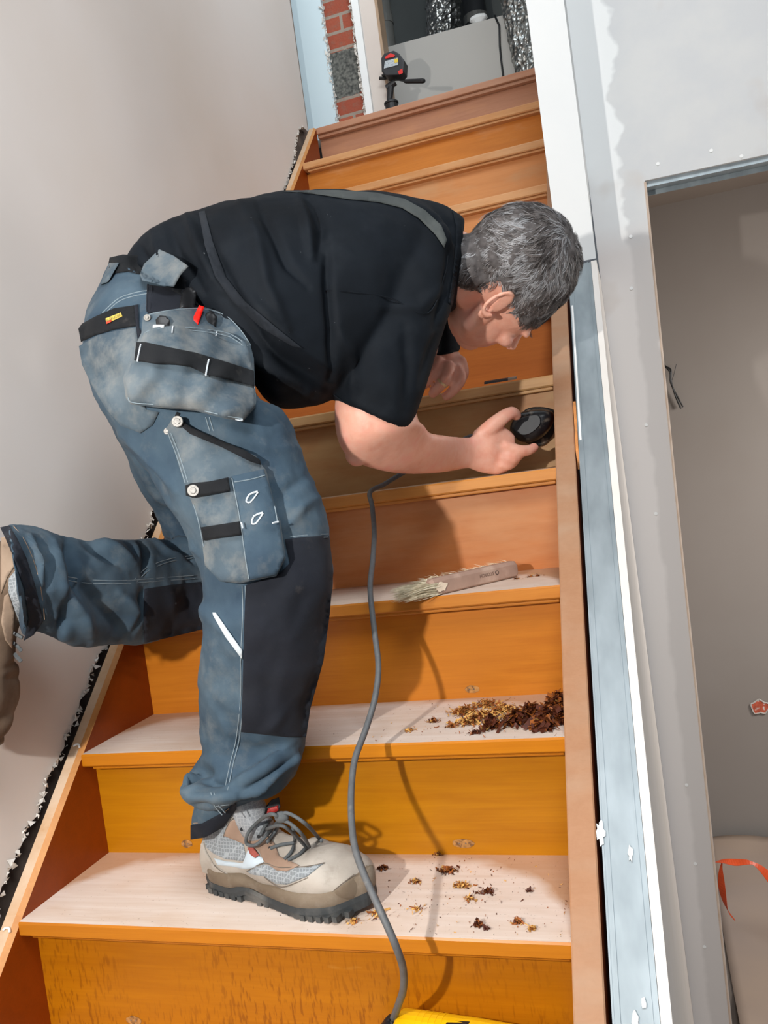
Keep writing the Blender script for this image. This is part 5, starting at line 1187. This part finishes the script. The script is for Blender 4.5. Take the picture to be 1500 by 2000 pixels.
sp_('mesh_panel', [(482, 1702), (515, 1688), (545, 1696), (600, 1694), (632, 1686), (600, 1712), (560, 1728), (540, 1727), (515, 1712), (490, 1708)], .0008, M_mesh, 'lower honeycomb mesh panel')
sp_('side_stripe', [(418, 1676), (440, 1682), (474, 1686), (486, 1654), (498, 1668), (520, 1680), (500, 1694), (480, 1698), (450, 1692), (425, 1690)], .0014, M_blue2, 'pale blue side stripe')
sp_('eyelet_panel', [(436, 1632), (450, 1604), (470, 1598), (490, 1604), (520, 1628), (538, 1650), (545, 1672), (572, 1684), (585, 1690), (560, 1702), (540, 1700), (515, 1682), (505, 1660), (480, 1650), (455, 1640)], .0022, M_tan, 'tan suede eyelet panel')
sp_('heel_counter', [(392, 1648), (398, 1644), (402, 1660), (418, 1690), (445, 1706), (470, 1712), (425, 1712), (396, 1704), (390, 1680)], .0012, M_suede)
sp_('toe_cap', [(630, 1768), (650, 1742), (690, 1712), (706, 1700), (722, 1720), (730, 1745), (700, 1752), (660, 1764)], .0012, M_mid, 'worn scuffed toe cap')
sp_('brand_patch', [(483, 1655), (494, 1654), (506, 1670), (498, 1676), (488, 1668)], .0040, simple('patch_red', (150, 70, 60), .6, .2, 300), 'small dark red brand patch', step=3)
seam('stitching', [[(482, 1702), (515, 1686), (545, 1694), (600, 1692), (634, 1685)], [(516, 1713), (540, 1730), (560, 1731), (602, 1714)], [(630, 1770), (652, 1740), (692, 1708)], [(436, 1634), (450, 1603), (470, 1596), (490, 1602)], [(418, 1690), (440, 1706), (480, 1716), (540, 1752), (600, 1765)]], bu1, simple('shoe_thread', (110, 100, 90), .8), r1, r=.0008, off=.0016)
# tongue
tc = lambda a, s, h: P1(a, s, h)
tg = MB().rings([[tc(a+rx*math.cos(q), .004+ry*math.sin(q), h) for q in [2*math.pi*i/28 for i in range(28)]] for a, h, rx, ry in ((.115, .085, .030, .024), (.100, .115, .028, .027), (.092, .140, .025, .028), (.088, .158, .021, .027), (.086, .166, .013, .020))])
to_ = obj('tongue', tg, M_tong, r1, smooth=True, label='pale honeycomb tongue'); btg = bvh_obj(to_)
patch('tongue_label', [(516, 1590), (520, 1574), (530, 1562), (545, 1557), (548, 1576), (544, 1586), (530, 1592)], btg, .002, .002, M_black, r1, step=4, label='black tongue label')
patch('tongue_logo', [(521, 1590), (523, 1579), (543, 1573), (544, 1583), (535, 1588)], btg, .0032, .001, simple('label_red', (170, 40, 34), .5, .2, 300), r1, step=4, label='red lettering block on the tongue')
ball_ = D
# laces: zigzag and a loose bow
def lace(pts, r_=.0026, name='lace'):
    mb = MB(); mb.tube(cat_rom([D(*p) for p in pts], 5), r_, 8); return mb
LD = 1.135
def sd(x, y, extra=.0):
    h = cast(bu1, x, y); h2 = cast(btg, x, y); d = min([q[0] for q in (h, h2) if q] or [LD]); return (x, y, d-.004-extra)
ls = [[sd(528, 1657), sd(548, 1650), sd(575, 1646)], [sd(556, 1678), sd(570, 1662), sd(576, 1640), sd(572, 1618)], [sd(562, 1680), sd(585, 1668), sd(600, 1652)], [sd(520, 1620), sd(545, 1612), sd(566, 1622), sd(600, 1656)], [sd(508, 1632), sd(520, 1610), sd(530, 1600)]]
bow = [[sd(548, 1600, .006), sd(530, 1590, .012), sd(505, 1604, .012), sd(484, 1628, .010), sd(482, 1648, .008), sd(500, 1650, .010), sd(520, 1632, .012), sd(538, 1610, .010), sd(548, 1600, .008)],
       [sd(548, 1600, .008), sd(556, 1588, .012), sd(575, 1594, .014), sd(600, 1612, .012), sd(622, 1636, .008), sd(628, 1642, .006)], [sd(548, 1602, .008), sd(540, 1620, .012), sd(522, 1645, .010)], [sd(548, 1602, .010), sd(566, 1608, .012), sd(590, 1630, .010), sd(604, 1654, .006)]]
mb = MB()
for l in ls+bow: q = lace(l); mb.add(q.v, q.f)
obj('lace', mb, M_lace, r1, smooth=True)
mb = MB(); kx = sd(550, 1596, .010); q = ball(D(*kx), (.010, .008, .006), (RT, UP, FW), 10); mb.add(q.v, q.f); obj('lace_knot', mb, M_lace, r1, smooth=True)
for x, y in ((472, 1620), (505, 1634), (527, 1657), (560, 1680)):
    s_ = sd(x, y, -.003); obj('eyelet', MB().tube([D(*s_)+FW*.002, D(s_[0], s_[1], s_[2]-.0006)], .0026, 10), M_black, r1)
# raised shoe at the left edge
AX2 = nrm(D(8, 1445, 1.185)-D(-16, 1080, 1.185)); UP2 = nrm(RT-AX2*(RT@AX2)); SD2 = nrm(np.cross(AX2, UP2))
if SD2@FW > 0: SD2 = -SD2
O2 = D(-26, 1094, 1.215)-UP2*.055
r2, u2, bu2, P2_ = shoe(per, O2-AX2*.03, AX2, SD2, UP2, 'brownish safety shoe of the raised leg at the left edge')
M_br = cloth('pale_brown_suede', (150, 130, 112), (172, 152, 134), (120, 100, 84))
def sp2(name, poly, off, mat, lab=None, b=None): return patch(name, poly, b or bu2, off, .0015, mat, r2, step=5, smooth=1, label=lab)
sp2('mesh_panel', [(17, 1130), (36, 1106), (46, 1130), (54, 1180), (56, 1215), (40, 1222), (28, 1190), (16, 1155)], .0012, M_mesh, 'honeycomb mesh panel')
sp2('eyelet_panel', [(2, 1050), (14, 1048), (34, 1096), (14, 1128), (2, 1160)], .0014, M_br, 'paler brown suede collar panel')
sp2('eyelet_panel', [(8, 1165), (16, 1158), (28, 1196), (26, 1235), (24, 1268), (10, 1250), (2, 1215)], .0014, M_br, 'paler brown suede side panel')
for l_ in ([(26, 1236), (34, 1240), (44, 1246)], [(26, 1256), (34, 1262), (42, 1272)], [(28, 1276), (34, 1284), (42, 1292)]):
    mb = MB(); stitch(l_, bu2, .0028, mb, .002)
    if mb.v: obj('lace', mb, M_lace, r2)
u2.data.materials[0] = cloth('brown_suede', (112, 94, 78), (136, 118, 102), (84, 68, 56), (66, 52, 42), 12, (.5, .75))
